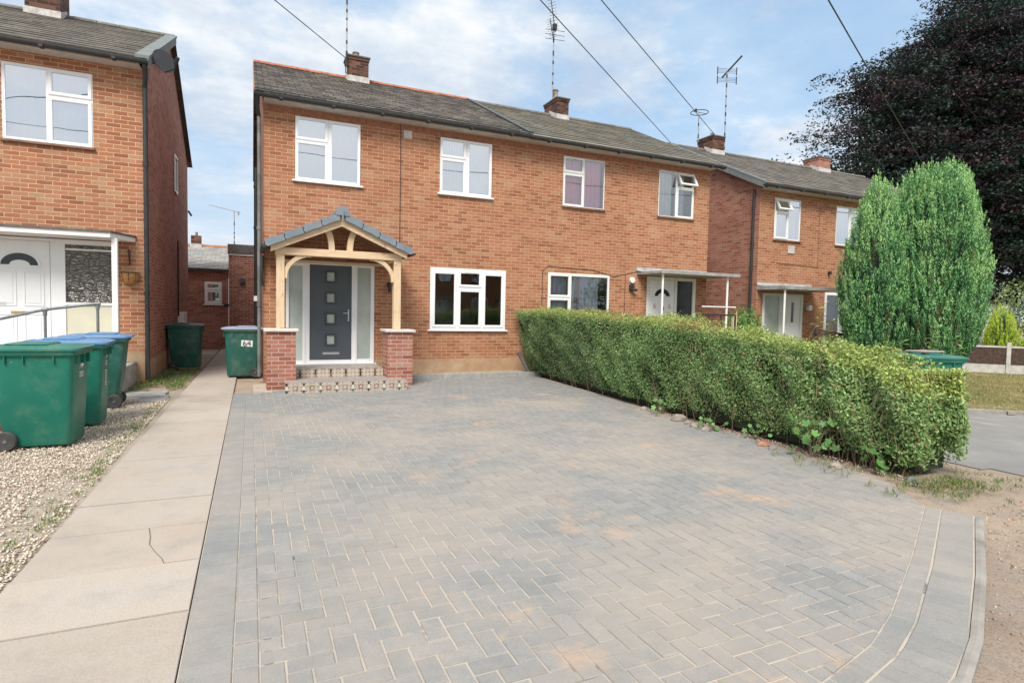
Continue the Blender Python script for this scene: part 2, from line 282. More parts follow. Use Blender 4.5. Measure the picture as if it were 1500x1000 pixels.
# ------------------------------------------------------------------ mesh builder
class MB:
    def __init__(s): s.v = []; s.f = []
    def poly(s, pts): i = len(s.v); s.v += [tuple(p) for p in pts]; s.f.append(tuple(range(i, i+len(pts)))); return s
    def box(s, x0, x1, y0, y1, z0, z1):
        if x0 > x1: x0, x1 = x1, x0
        if y0 > y1: y0, y1 = y1, y0
        i = len(s.v); s.v += [(x, y, z) for z in (z0, z1) for y in (y0, y1) for x in (x0, x1)]
        s.f += [tuple(i+k for k in q) for q in ((0, 2, 3, 1), (4, 5, 7, 6), (0, 1, 5, 4), (2, 6, 7, 3), (0, 4, 6, 2), (1, 3, 7, 5))]; return s
    def bevbox(s, x0, x1, y0, y1, z0, z1, b=.006):
        # box with chamfered vertical and top/bottom edges: stacked rounded sections
        def ring(i, z): return [(x0+i+b, y0+i, z), (x1-i-b, y0+i, z), (x1-i, y0+i+b, z), (x1-i, y1-i-b, z), (x1-i-b, y1-i, z), (x0+i+b, y1-i, z), (x0+i, y1-i-b, z), (x0+i, y0+i+b, z)]
        s.loft([ring(b, z0), ring(0, z0+b), ring(0, z1-b), ring(b, z1)]); return s
    def loft(s, rings, cap=True, close=True):
        i = len(s.v); n = len(rings[0])
        for r in rings: s.v += [tuple(p) for p in r]
        for k in range(len(rings)-1):
            for j in range(n if close else n-1):
                a = i+k*n+j; b = i+k*n+(j+1) % n; s.f.append((a, b, b+n, a+n))
        if cap: s.f.append(tuple(i+j for j in reversed(range(n)))); s.f.append(tuple(i+(len(rings)-1)*n+j for j in range(n)))
        return s
    def tube(s, pts, r, n=8, cap=True):
        pts = [Vector(p) for p in pts]; rs = r if isinstance(r, (list, tuple)) else [r]*len(pts); rings = []
        for k, p in enumerate(pts):
            d = (pts[min(k+1, len(pts)-1)]-pts[max(k-1, 0)]).normalized()
            a = d.cross(Vector((0, 0, 1)) if abs(d.z) < .9 else Vector((1, 0, 0))).normalized(); b = d.cross(a)
            rings.append([p+(a*math.cos(q)+b*math.sin(q))*rs[k] for q in [2*math.pi*j/n for j in range(n)]])
        s.loft(rings, cap); return s
    def prism(s, outline, y0, y1):    # outline in XZ, extruded along Y
        s.loft([[(x, y0, z) for x, z in outline], [(x, y1, z) for x, z in outline]]); return s
    def prism_x(s, outline, x0, x1):  # outline in YZ, extruded along X
        s.loft([[(x0, y, z) for y, z in outline], [(x1, y, z) for y, z in outline]]); return s
    def xf(s, mat, start=0): s.v[start:] = [tuple(mat @ Vector(p)) for p in s.v[start:]]; return s
    def build(s, name, mat, parent=None, smooth=False, uv='wall', label=None, kind=None, slot2=None, clean=True):
        off = Vector((0, 0, 0)); p = parent
        while p is not None: off += p.location; p = p.parent
        me = bpy.data.meshes.new(name); me.from_pydata([(x-off.x, y-off.y, z-off.z) for x, y, z in s.v], [], s.f)
        me.materials.append(mat)
        ul = me.uv_layers.new(name='UVMap'); vv = s.v
        for pl in me.polygons:
            n = pl.normal; ax, ay, az = abs(n.x), abs(n.y), abs(n.z)
            for li in pl.loop_indices:
                x, y, z = vv[me.loops[li].vertex_index]
                if uv == 'wall': c = (x, z) if ay >= ax and ay >= az else ((y, z) if ax >= az else (x, y))
                elif uv == 'beamx': c = (x, y+z)
                elif uv == 'beamz': c = (z, x+y)
                elif uv == 'roof': c = (x, math.hypot(y-ROOF0[0], z-ROOF0[1]))
                ul.data[li].uv = c
        if smooth:
            for pl in me.polygons: pl.use_smooth = True
            try: me.set_sharp_from_angle(angle=R(40))
            except Exception: pass
        o = bpy.data.objects.new(name, me); COL.objects.link(o)
        if parent is not None: o.parent = parent
        if label: o['label'] = label
        if kind: o['kind'] = kind
        return o
ROOF0 = (0, 0)
def orient(o):
    import bmesh
    bm = bmesh.new(); bm.from_mesh(o.data); bmesh.ops.recalc_face_normals(bm, faces=bm.faces); bm.to_mesh(o.data); bm.free(); return o
def thing(name, label, cat, loc=(0, 0, 0), group=None, rotz=0):
    o = bpy.data.objects.new(name, None); COL.objects.link(o); o.location = loc; o.rotation_euler = (0, 0, rotz); o.empty_display_size = .2
    o['label'] = label; o['category'] = cat
    if group: o['group'] = group
    return o
def tag(o, label, cat, group=None): o['label'] = label; o['category'] = cat; o.update_tag(); (group and o.__setitem__('group', group)); return o
def struct(o): o['kind'] = 'structure'; return o

def fast_mesh(name, V, F, mat, parent=None, col=None, smooth=False):
    """V (n,3), F (m,k) arrays of equal-size faces, col (m,3) per face"""
    off = np.zeros(3); p = parent
    while p is not None: off += np.array(p.location); p = p.parent
    me = bpy.data.meshes.new(name); V = np.asarray(V, dtype=np.float32)-off.astype(np.float32); F = np.asarray(F, dtype=np.int32); m, k = F.shape
    me.vertices.add(len(V)); me.vertices.foreach_set('co', V.ravel()); me.loops.add(m*k); me.loops.foreach_set('vertex_index', F.ravel())
    me.polygons.add(m); me.polygons.foreach_set('loop_start', np.arange(0, m*k, k, dtype=np.int32))
    me.polygons.foreach_set('loop_total', np.full(m, k, dtype=np.int32)); me.update(calc_edges=True)
    me.materials.append(mat)
    if col is not None:
        a = me.color_attributes.new('Col', 'FLOAT_COLOR', 'CORNER'); c = np.ones((m, k, 4), dtype=np.float32); c[:, :, :3] = np.asarray(col)[:, None, :]; a.data.foreach_set('color', c.ravel())
    if smooth: me.polygons.foreach_set('use_smooth', np.ones(m, dtype=bool))
    me.validate()
    o = bpy.data.objects.new(name, me); COL.objects.link(o)
    if parent is not None: o.parent = parent
    return o
def unit(a): return a/np.maximum(np.linalg.norm(a, axis=1, keepdims=True), 1e-9)
def leaves(name, P, N, T, L, W, col, mat, parent=None, fold=.25):
    """one pointed folded leaf per point: N normal, T direction of the tip, L length, W width"""
    n = len(P); N = unit(N); T = unit(T-N*np.sum(T*N, 1, keepdims=True)); S = np.cross(N, T)
    L = np.broadcast_to(np.asarray(L, float).reshape(-1, 1), (n, 1)); W = np.broadcast_to(np.asarray(W, float).reshape(-1, 1), (n, 1))
    a = P-T*L*.5; b = P+S*W*.5+N*W*fold; c = P+T*L*.5; d = P-S*W*.5+N*W*fold
    V = np.stack([a, b, c, d], 1).reshape(-1, 3); i = np.arange(n)*4
    F = np.stack([np.stack([i, i+1, i+2], 1), np.stack([i, i+2, i+3], 1)], 1).reshape(-1, 3)
    return fast_mesh(name, V, F, mat, parent, np.repeat(col, 2, 0))
def vnoise(P, s, seed=0):
    """cheap smooth value noise 0..1 from summed sines"""
    r = np.random.default_rng(seed); out = np.zeros(len(P))
    for k in range(6):
        d = r.normal(size=3)*s*(1+.5*k); out += np.sin(P@d+r.uniform(0, 6.28))/(1+.3*k)
    return .5+out/6.5

# ground height: level by the drive, falling away to the right
def gz(x, y=0):
    t = np.clip((np.asarray(x, float)-9.3)/4.0, 0, 1); return -.32*t*t*(3-2*t)

# ------------------------------------------------------------------ ground
def sheet(name, xs, ys, dz, mat, inside=None):
    xs = np.array(xs, float); ys = np.array(ys, float); X, Y = np.meshgrid(xs, ys, indexing='ij'); V = np.stack([X, Y, gz(X)+dz], -1).reshape(-1, 3)
    nx, ny = len(xs), len(ys); F = []
    for i in range(nx-1):
        for j in range(ny-1):
            cx, cy = (xs[i]+xs[i+1])/2, (ys[j]+ys[j+1])/2
            if inside is None or inside(cx, cy): F.append((i*ny+j, (i+1)*ny+j, (i+1)*ny+j+1, i*ny+j+1))
    return struct(fast_mesh(name, V, F, mat, smooth=True))
xs = [-900, -200, -60, -20, -10, -4, 0, 4] + list(np.arange(6.4, 14.4, .3)) + [20, 40, 100, 300, 900]
sheet('ground', xs, [-900, -200, -60, -30, -14, -10, -5, 0, 5, 20, 60, 200, 900], -.035, M['dirt'])
def wob(x, y): return .12*math.sin(3.1*x+1)+.1*math.sin(4.3*y+x)+.07*math.sin(9*x+5*y)
KX = 13.2
def tar(x, y):
    if x < 5.9: return False
    return y < -5.3-.62*(x-12.3)+.05*wob(x, y) and y < -6.3+(-.2 if x < 8.3 else 0)-.0*x and (y > -10.2-.36*(x-5.7)*0+wob(x, y)*.8 or x > 9.5)
sheet('tarmac_footway', np.arange(5.8, 30, .13), np.arange(-22, -5, .13), -.027, M['tarmac'], lambda x, y: x > 6.9+wob(x, y)*.5-(y+9)*.25 and y < -5.45-.75*(x-12.6) and x > 5.9 and y > -26)
sheet('lawn', np.arange(7.4, 60, .3), np.arange(-30, 14, .3), -.019, M['lawn'], lambda x, y: y > -5.45-.75*(x-12.6)+.18 and (y < -.25 or x > 25.5) )
# kerb along the lawn edge
k = MB()
for i in range(14):
    x = 10.6+i*.62; y = -5.45-.75*(x-12.6)+.05; x1 = x+.6; y1 = -5.45-.75*(x1-12.6)+.05
    z = float(gz(x))
    k.loft([[(x, y, z-.05), (x+.09, y+.12, z-.05), (x+.09, y+.12, z+.045), (x, y, z+.035)], [(x1, y1, z-.05), (x1+.09, y1+.12, z-.05), (x1+.09, y1+.12, z+.045), (x1, y1, z+.035)]])
struct(k.build('kerb', M['kerb']))

# concrete path in cast bays
k = MB(); rr = random.Random(3)
ys_ = [-13.9, -13.2, -12.55, -11.9, -11.3, -10.7, -10.1, -9.49, -8.85, -8.2, -7.57, -6.93, -6.2, -5.1, -4.2, -3.3, -2.5, -1.77, -.9, 0, 1.2, 2.4, 3.8, 5.4, 7.2, 8.9, 10.25]
for a, b in zip(ys_[:-1], ys_[1:]):
    x0 = -1.17+.012*(a+9); x0b = -1.17+.012*(b+9); g = .0065; xr = -.279 if b < -1.7 else -.28+.0; s_ = rr.uniform(-.003, .003)
    k.loft([[(x0, a+g, -.12), (xr, a+g, -.12), (xr, b-g, -.12), (x0b, b-g, -.12)], [(x0, a+g, s_-.003), (xr, a+g, s_-.003), (xr, b-g, s_-.003), (x0b, b-g, s_-.003)], [(x0+.006, a+g+.0012, s_), (xr-.003, a+g+.0012, s_), (xr-.003, b-g-.0012, s_), (x0b+.006, b-g-.0012, s_)]])
struct(k.build('path', M['path']))
k = MB(); k.poly([(-1.2, -13.9, -.022), (-.276, -13.9, -.022), (-.276, 10.2, -.022), (-1.0, 10.2, -.022)]); struct(k.build('path_joint', M['joint_dark']))
ck_ = MB()   # the crack across one bay
pts = [(-.62, -8.215), (-.59, -8.39), (-.577, -8.52), (-.53, -8.66), (-.48, -8.78), (-.46, -8.86), (-.28, -8.858)]
for (a, b) in zip(pts[:-1], pts[1:]): ck_.poly([(a[0]-.0016, a[1], .0042), (a[0]+.0016, a[1]-.002, .0042), (b[0]+.0016, b[1]-.002, .0042), (b[0]-.0016, b[1], .0042)])
struct(ck_.build('path_crack', M['black_metal']))
# loose slabs by the neighbour's corner
k = MB()
for (x0, x1, y0, y1) in ((-2.05, -1.3, -1.62, -1.1), (-1.62, -1.22, -2.25, -1.66), (-1.75, -1.25, .9, 1.5)):
    k.bevbox(x0, x1, y0, y1, -.05, .012, .008)
struct(k.build('paving_slab', M['concrete_slab']))

# gravel bed
sheet('gravel_bed', np.arange(-6, -1.1, .35), np.arange(-13, -1.3, .4), -.02, M['grit'])
n = 62000
gx = -1.19-rng.random(n)**1.25*3.6; gy = rng.uniform(-10.6, -1.9, n)
keep = (gx > -4.3) & ((gy < -2.2) | (rng.random(n) < .5)); keep &= ~((gx > -1.5) & (vnoise(np.stack([gx, gy, gy*0], 1), 2.2, 4) < .45) & (rng.random(n) < .75))
gx, gy = gx[keep], gy[keep]; n = len(gx)
base = np.array([(1, 0, 0), (-1, 0, 0), (0, 1, 0), (0, -1, 0), (0, 0, 1), (0, 0, -1)], float)
fa = np.array([(0, 2, 4), (2, 1, 4), (1, 3, 4), (3, 0, 4), (2, 0, 5), (1, 2, 5), (3, 1, 5), (0, 3, 5)])
sz = rng.uniform(.006, .014, n); V = base[None]*sz[:, None, None]*rng.uniform(.6, 1.35, (n, 6, 3)); an = rng.uniform(0, 6.28, n); ca, sa = np.cos(an)[:, None], np.sin(an)[:, None]
V = np.stack([V[..., 0]*ca-V[..., 1]*sa, V[..., 0]*sa+V[..., 1]*ca, V[..., 2]*.75+V[..., 0]*.2], -1)+np.stack([gx, gy, rng.uniform(-.022, .004, n)], -1)[:, None]
pal = np.array([(.6, .52, .42), (.5, .43, .35), (.66, .6, .52), (.5, .36, .27), (.38, .32, .27), (.58, .47, .36)]); pc = pal[rng.choice(6, n, p=[.3, .2, .22, .1, .08, .1])]
o = fast_mesh('gravel', V.reshape(-1, 3), (fa[None]+np.arange(n)[:, None, None]*6).reshape(-1, 3), M['stone'], col=np.repeat(pc, 8, 0)); o['kind'] = 'stuff'; tag(o, 'loose pale gravel stones between the bins and the path', 'gravel')

# block paved drive
def clip(poly, edge):
    out = []; (ax, ay), (bx, by) = edge
    for i in range(len(poly)):
        p, q = poly[i], poly[(i+1) % len(poly)]
        sp = (bx-ax)*(p[1]-ay)-(by-ay)*(p[0]-ax); sq = (bx-ax)*(q[1]-ay)-(by-ay)*(q[0]-ax)
        if sp >= 0: out.append(p)
        if sp*sq < 0: t_ = sp/(sp-sq); out.append((p[0]+(q[0]-p[0])*t_, p[1]+(q[1]-p[1])*t_))
    return out
def brick(mb, poly, b=.0035, z=0.0, tilt=.0009):
    cx = sum(p[0] for p in poly)/len(poly); cy = sum(p[1] for p in poly)/len(poly)
    area = abs(sum(poly[i][0]*poly[(i+1) % len(poly)][1]-poly[(i+1) % len(poly)][0]*poly[i][1] for i in range(len(poly))))/2
    if area < .0006: return
    dz = z+random.uniform(-.0012, .0012); tx, ty = random.uniform(-tilt, tilt)*8, random.uniform(-tilt, tilt)*8
    def ring(k_, zz):
        o = []
        for x, y in poly:
            dx, dy = cx-x, cy-y; l = math.hypot(dx, dy) or 1; f = min(k_/l*1.4, .4); o.append((x+dx*f, y+dy*f, zz+dz+tx*(x-cx)+ty*(y-cy)))
        return o
    mb.loft([ring(.002, -.02), ring(.002, -.0045), ring(.002+b, 0)])
    mb.f.pop(-2)
INNER = [(.03, -11.52), (1.4, -11.24), (2.22, -11.06), (2.6, -10.97), (2.95, -10.83), (3.75, -10.44), (4.92, -9.83), (5.3, -9.3), (5.5, -8.6), (5.66, -7), (5.75, -5.4), (6.15, -.42), (.03, -.42)]
mb = MB(); random.seed(11); U = .1
for i in range(-2, 64):
    for j in range(-2, 116):
        # 90 degree herringbone on a 0.1 grid: each cell (i,j) with phase (i-j)%4
        ph = (i+j) % 4; x = .03+i*U; y = -11.7+j*U
        if ph == 0: r_ = (x, y, x+2*U, y+U)
        elif ph == 2: r_ = (x, y, x+U, y+2*U)
        else: continue
        g = .0034; p = [(r_[0]+g, r_[1]+g), (r_[2]-g, r_[1]+g), (r_[2]-g, r_[3]-g), (r_[0]+g, r_[3]-g)]
        if p[0][0] < .3 and p[0][1] > -1.75: continue
        for e in zip(INNER, INNER[1:]+INNER[:1]):
            p = clip(p, e)
            if len(p) < 3: break
        if len(p) >= 3: brick(mb, p)
struct(mb.build('driveway', M['paver']))
mb = MB()
y = -12.1
while y < -1.8: brick(mb, [(-.271, y+.001), (-.0705, y+.001), (-.0705, y+.099), (-.271, y+.099)], z=-.001); y += .1
y = -12.1
while y < -1.8: brick(mb, [(-.069, y+.002), (.0285, y+.002), (.0285, y+.198), (-.069, y+.198)]); y += .2
# borders following the front edge: stretcher course then soldiers
def offset_line(line, d):
    out = []
    for i, p in enumerate(line):
        a = line[max(i-1, 0)]; b = line[min(i+1, len(line)-1)]; tx, ty = b[0]-a[0], b[1]-a[1]; l = math.hypot(tx, ty); out.append((p[0]+ty/l*d, p[1]-tx/l*d))
    return out
def along(line, step):
    pts = [line[0]]; acc = 0
    for a, b in zip(line[:-1], line[1:]):
        L = math.hypot(b[0]-a[0], b[1]-a[1]); d = step-acc
        while d < L: pts.append((a[0]+(b[0]-a[0])*d/L, a[1]+(b[1]-a[1])*d/L)); d += step
        acc = (L-(d-step))
    return pts
front = [(.03, -11.52), (1.4, -11.24), (2.22, -11.06), (2.6, -10.97), (2.95, -10.83), (3.75, -10.44), (4.92, -9.83)]
def course(line, d0, d1, step):
    P0 = along(line, step); A = offset_line(P0, d0); B = offset_line(P0, d1)
    for i in range(len(P0)-1):
        q = [A[i], A[i+1], B[i+1], B[i]]; cx = sum(p[0] for p in q)/4; cy = sum(p[1] for p in q)/4
        brick(mb, [(p[0]+(cx-p[0])*.02, p[1]+(cy-p[1])*.02) for p in reversed(q)])
course(front, .005, .104, .2); course(front, .109, .31, .1)
struct(mb.build('driveway_border', M['paver_edge']))
k = MB(); k.poly([(-.273, -12.2, -.0068), (.05, -12.2, -.0068), (.05, -1.77, -.0068), (-.273, -1.77, -.0068)])
fo = offset_line(front, .315); k.poly([(x, y, -.0062) for x, y in fo]+[(4.93, -9.83, -.0062)]+[(x, y, -.0062) for x, y in INNER[7:]][0:5]+[(.0301, -.42, -.0062)])
o = struct(k.build('joint_sand', M['sand']))
k = MB(); A = offset_line(front, .318); B = offset_line(front, .368)
for i in range(len(A)-1):
    n_ = 2 if i in (0, 4, 5) else 1
    for q in range(n_):
        f0, f1 = q/n_, (q+1)/n_; lp = lambda a, b, f: (a[0]+(b[0]-a[0])*f, a[1]+(b[1]-a[1])*f)
        a0, a1, b0, b1 = lp(A[i], A[i+1], f0), lp(A[i], A[i+1], f1-.004), lp(B[i], B[i+1], f0), lp(B[i], B[i+1], f1-.004)
        m0, m1 = lp(a0, b0, .5), lp(a1, b1, .5)
        k.loft([[(*a0, -.1), (*b0, -.1), (*b0, -.003), (*m0, .004), (*a0, .001)], [(*a1, -.1), (*b1, -.1), (*b1, -.003), (*m1, .004), (*a1, .001)]])
struct(k.build('kerb_edging', M['kerb']))
k = MB()
for x0, x1 in ((2.95, 3.85), (3.855, 4.75), (4.755, 5.65), (5.655, 6.3)): k.bevbox(x0, x1-.004, -.42, -.37, -.1, .1, .006)
struct(k.build('wall_edging', M['kerb_base']))
# sand and crumbs strip between wall and edging
k = MB(); k.poly([(2.9, -.37, .055), (6.4, -.37, .055), (6.4, -.002, .1), (2.9, -.002, .085)]); struct(k.build('soil_strip', M['dirt']))

# ------------------------------------------------------------------ building helpers
def wall_panel(mb, a0, a1, z0, z1, openings, plane, axis='y', depth=.1, sign=1, z1b=None):
    """flat wall in the XZ plane (axis y) or YZ plane (axis x) with reveals round each opening"""
    xs = sorted({a0, a1}|{v for o in openings for v in o[:2]}); zs = sorted({z0, z1}|{v for o in openings for v in o[2:4]})
    P = (lambda a, z, d=0: (a, plane+d*sign, z)) if axis == 'y' else (lambda a, z, d=0: (plane+d*sign, a, z))
    for xa, xb in zip(xs[:-1], xs[1:]):
        for za, zb in zip(zs[:-1], zs[1:]):
            cx, cz = (xa+xb)/2, (za+zb)/2
            if any(o[0] < cx < o[1] and o[2] < cz < o[3] for o in openings): continue
            mb.poly([P(xa, za), P(xb, za), P(xb, zb), P(xa, zb)])
    for o in openings:
        x0, x1, b, t_ = o[:4]
        for q in ((x0, b, x0, t_), (x1, t_, x1, b), (x0, t_, x1, t_), (x1, b, x0, b)):
            mb.poly([P(q[0], q[1]), P(q[0], q[1], depth), P(q[2], q[3], depth), P(q[2], q[3])])

def ring(mb, x0, x1, z0, z1, w, y0, y1, b=0):
    """rectangular frame made of four mitred bars"""
    o = [(x0, z0), (x1, z0), (x1, z1), (x0, z1)]; i = [(x0+w, z0+w), (x1-w, z0+w), (x1-w, z1-w), (x0+w, z1-w)]
    e = .006
    for k_ in range(4):
        j = (k_+1) % 4
        (ax, az), (bx, bz), (cx, cz), (dx, dz) = o[k_], o[j], i[j], i[k_]
        # inner edge slightly chamfered
        mx = lambda p, q, f: (p[0]+(q[0]-p[0])*f, p[1]+(q[1]-p[1])*f)
        c2, d2 = mx((cx, cz), (bx, bz), .25), mx((dx, dz), (ax, az), .25)
        mb.poly([(ax, y0, az), (bx, y0, bz), (c2[0], y0, c2[1]), (d2[0], y0, d2[1])]); mb.poly([(d2[0], y0, d2[1]), (c2[0], y0, c2[1]), (cx, y0+e, cz), (dx, y0+e, dz)])
        mb.poly([(dx, y0+e, dz), (cx, y0+e, cz), (cx, y1, cz), (dx, y1, dz)]); mb.poly([(ax, y0, az), (ax, y1, az), (bx, y1, bz), (bx, y0, bz)])
def curtain_mb(x0, x1, z0, z1, y, folds=9, amp=.015):
    mb = MB(); n_ = max(8, int((x1-x0)*60)); pts = []
    for i in range(n_+1):
        x = x0+(x1-x0)*i/n_; pts.append((x, y+amp*math.sin(i*2*math.pi*folds*(x1-x0)/n_*1.0)+amp*.4*math.sin(i*1.7)))
    for a, b in zip(pts[:-1], pts[1:]): mb.poly([(a[0], a[1], z0), (b[0], b[1], z0), (b[0], b[1], z1), (a[0], a[1], z1)])
    return mb
def window(par, x0, x1, z0, z1, panes, Y=0, mat=None, sill='white', curtain=None, glassm=None, lab=None, out=.0, fw=.05):
    """panes: (x0,x1,z0,z1,kind) as fractions of the frame; kind f fixed, s sash, v sash with vent slot, o top light hung open"""
    mat = mat or M['upvc']; gm = glassm or M['glass']; yf = Y+.0-out; W, H = x1-x0, z1-z0
    root = MB(); ops = []
    P = []
    for p in panes: P.append((x0+W*p[0], x0+W*p[1], z0+H*p[2], z0+H*p[3], p[4]))
    e = .0
    for a in P: ops.append((a[0]+.02, a[1]-.02, a[2]+.02, a[3]-.02))
    # outer frame: a pierced slab
    s0 = MB(); wall_panel(s0, x0, x1, z0, z1, ops, yf, 'y', .06, 1); 
    for q in ((x0, z0, x0, z1), (x1, z0, x1, z1), (x0, z1, x1, z1), (x0, z0, x1, z0)): s0.poly([(q[0], yf, q[1]), (q[2], yf, q[3]), (q[2], yf+.07, q[3]), (q[0], yf+.07, q[1])])
    fr = s0.build('window', mat, par, label=lab)
    gl = []
    for a in P:
        if a[4] in 'sv':
            m = MB(); ring(m, a[0]+.004, a[1]-.004, a[2]+.004, a[3]-.004, fw, yf-.018, yf+.03)
            if a[4] == 'v': m.box(a[0]+W*.08, a[1]-W*.06, yf-.03, yf-.0181, a[3]-.035, a[3]-.018)
            m.build('sash', mat, fr); g0 = fw
        elif a[4] == 'o':
            m = MB(); ring(m, a[0]+.004, a[1]-.004, a[2]+.004, a[3]-.004, fw, yf-.018, yf+.03); zt = a[3]; ang = R(28)
            i0 = len(m.v); gq = MB(); gq.poly([(a[0]+fw, yf+.005, a[2]+fw), (a[1]-fw, yf+.005, a[2]+fw), (a[1]-fw, yf+.005, a[3]-fw), (a[0]+fw, yf+.005, a[3]-fw)])
            T = Matrix.Translation((0, yf-.02, zt)) @ Matrix.Rotation(-ang, 4, 'X') @ Matrix.Translation((0, -(yf-.02), -zt)); m.xf(T); gq.xf(T)
            m.build('open_top_light', mat, fr); gq.build('pane', gm, fr); continue
        else: g0 = .022
        gq = MB(); gq.poly([(a[0]+g0, yf+.012, a[2]+g0), (a[1]-g0, yf+.012, a[2]+g0), (a[1]-g0, yf+.012, a[3]-g0), (a[0]+g0, yf+.012, a[3]-g0)]); gq.build('pane', gm, fr)
    if sill == 'white': MB().bevbox(x0-.06, x1+.06, Y-.06, Y+.05, z0-.035, z0-.002, .005).build('sill', mat, fr)
    elif sill: MB().bevbox(x0-.03, x1+.03, Y-.05, Y+.05, z0-.045, z0-.002, .005).build('sill', M[sill], fr)
    if curtain:
        for c in curtain: curtain_mb(x0+W*c[0], x0+W*c[1], z0+.02, z1-.02, Y+.14, c[3] if len(c) > 3 else 9).build('curtain', M[c[2]], fr)
    return fr
LAY_A = [(.0, .49, .0, .62, 's'), (.0, .49, .64, 1.0, 'v'), (.51, 1, 0, 1, 's')]
def roof(par, x0, x1, zoff, mat, gauge, ridge_mat, verge=(True, True), ridge=True, cap=.0, depth=8.3, verge_mat=None):
    global ROOF0
    e = (-.32, 5.60+zoff); r_ = (4.08, 7.76+zoff); L = math.hypot(r_[0]-e[0], r_[1]-e[1]); n_ = round(L/gauge); uy, uz = (r_[0]-e[0])/L, (r_[1]-e[1])/L; ny, nz = -uz, uy
    ROOF0 = e; th = .022; m = MB(); g = L/n_
    rj = random.Random(int(x0*10)+3)
    for i in range(n_):
        a = (e[0]+uy*g*i+ny*th, e[1]+uz*g*i+nz*th); b = (e[0]+uy*g*(i+1)+ny*.004, e[1]+uz*g*(i+1)+nz*.004); c = (e[0]+uy*g*i+ny*.0, e[1]+uz*g*i+nz*.0)
        xa = x0; st = rj.uniform(.8, 1.6)
        while xa < x1-.001:     # runs of tiles sit at slightly different heights
            xb = min(x1, xa+st); j = rj.uniform(-.004, .005); m.poly([(xa, a[0], a[1]+j), (xb, a[0], a[1]+j), (xb, b[0], b[1]+j), (xa, b[0], b[1]+j)]); m.poly([(xa, c[0], c[1]-.004), (xb, c[0], c[1]-.004), (xb, a[0], a[1]+j), (xa, a[0], a[1]+j)]); xa = xb; st = rj.uniform(.5, 1.6)
    m.poly([(x1, r_[0], r_[1]+.004), (x1, depth+.3, e[1]), (x0, depth+.3, e[1]), (x0, r_[0], r_[1]+.004)])
    m.poly([(x0, e[0], e[1]-.06), (x0, e[0], e[1]), (x0, r_[0], r_[1]), (x0, r_[0], r_[1]-.06)]); m.poly([(x1, e[0], e[1]-.06), (x1, r_[0], r_[1]-.06), (x1, r_[0], r_[1]), (x1, e[0], e[1])])
    m.poly([(x0, r_[0], r_[1]-.06), (x0, r_[0], r_[1]), (x0, depth+.3, e[1]), (x0, depth+.3, e[1]-.06)]); m.poly([(x1, r_[0], r_[1]-.06), (x1, depth+.3, e[1]-.06), (x1, depth+.3, e[1]), (x1, r_[0], r_[1])])
    m.poly([(x0, e[0], e[1]-.06), (x1, e[0], e[1]-.06), (x1, r_[0], r_[1]-.06), (x0, r_[0], r_[1]-.06)])
    ro = m.build('roof', mat, par, uv='roof')
    if ridge:
        m = MB(); xa = x0; 
        while xa < x1-.02:
            xb = min(xa+.45, x1); sec = [(r_[0]+.12*math.cos(q), r_[1]-.03+.09*math.sin(q)+rj.uniform(-.004, .004)) for q in [math.pi*k_/8 for k_ in range(9)]]
            m.prism_x(sec, xa, xb-.008); xa = xb
        m.build('ridge_tiles', ridge_mat, ro)
    return ro, e, r_
def slope_bar(x0, x1, e, r_, y0, y1, dn0, dn1):
    """bar lying along the roof slope between plan depths y0..y1; dn0/dn1 = heights above the slope line"""
    f = lambda y: e[1]+(r_[1]-e[1])*(y-e[0])/(r_[0]-e[0]); m = MB()
    m.prism_x([(y0, f(y0)+dn0), (y1, f(y1)+dn0), (y1, f(y1)+dn1), (y0, f(y0)+dn1)], x0, x1); return m
def gutter(par, x0, x1, z, y=-.34, mat=None, brackets=6):
    m = MB(); sec = [(y+.055*math.cos(q), z+.055*math.sin(q)) for q in [math.pi+math.pi*k_/10 for k_ in range(11)]]; m.prism_x(sec+[(y+.055, z+.012), (y+.04, z+.012), (y-.04, z+.012), (y-.055, z+.012)], x0, x1)
    for k_ in range(brackets):
        x = x0+(x1-x0)*(k_+.5)/brackets; m.box(x-.03, x+.03, y-.062, y+.062, z-.062, z-.02)
    m.build('gutter', mat or M['gutter'], par, smooth=True)
def house_shell(par, x0, x1, zg, zoff, front_ops, mat, side_mat, left=True, right=True, plinth=None, depth=8.3, side_ops=(), render_right=None):
    zt = 5.52+zoff; m = MB(); wall_panel(m, x0, x1, zg, zt, front_ops, 0, 'y', .1); w_ = m.build('wall', mat, par)
    e = (-.32, 5.60+zoff); r_ = (4.08, 7.76+zoff); f = lambda y: r_[1]-(r_[1]-e[1])*abs(y-r_[0])/(r_[0]-e[0])-.065
    for on, x, s_ in ((left, x0, 1), (right, x1, -1)):
        m = MB(); so = [o for o in side_ops if o[4] == x]; wall_panel(m, 0, depth, zg, f(0), so, x, 'x', .1, s_)
        m.poly([(x, 0, f(0)), (x, depth, f(0)), (x, depth, f(depth)), (x, r_[0], f(r_[0])), ]) if 0 else m.poly([(x, 0, f(0)), (x, depth, f(0)), (x, depth, max(f(depth), f(0)+.001)), (x, r_[0], f(r_[0]))])
        m.build('side_wall' if on else 'party_wall', side_mat if on else M['room'], par)
    MB().poly([(x0, depth, zg), (x1, depth, zg), (x1, depth, zt), (x0, depth, zt)]).build('rear_wall', side_mat, par)
    MB().box(x0+.01, x1-.01, .3, depth-.01, zg+2.62, zg+2.85).build('upper_floor', M['room'], par)
    # soffit board and fascia
    m = MB(); m.box(x0+.002, x1-.002, -.285, -.002, zt-.035, zt-.015); m.box(x0+.002, x1-.002, -.3, -.286, zt-.035, zt+.09); m.build('soffit', M['fascia_pale'], par)
    return w_
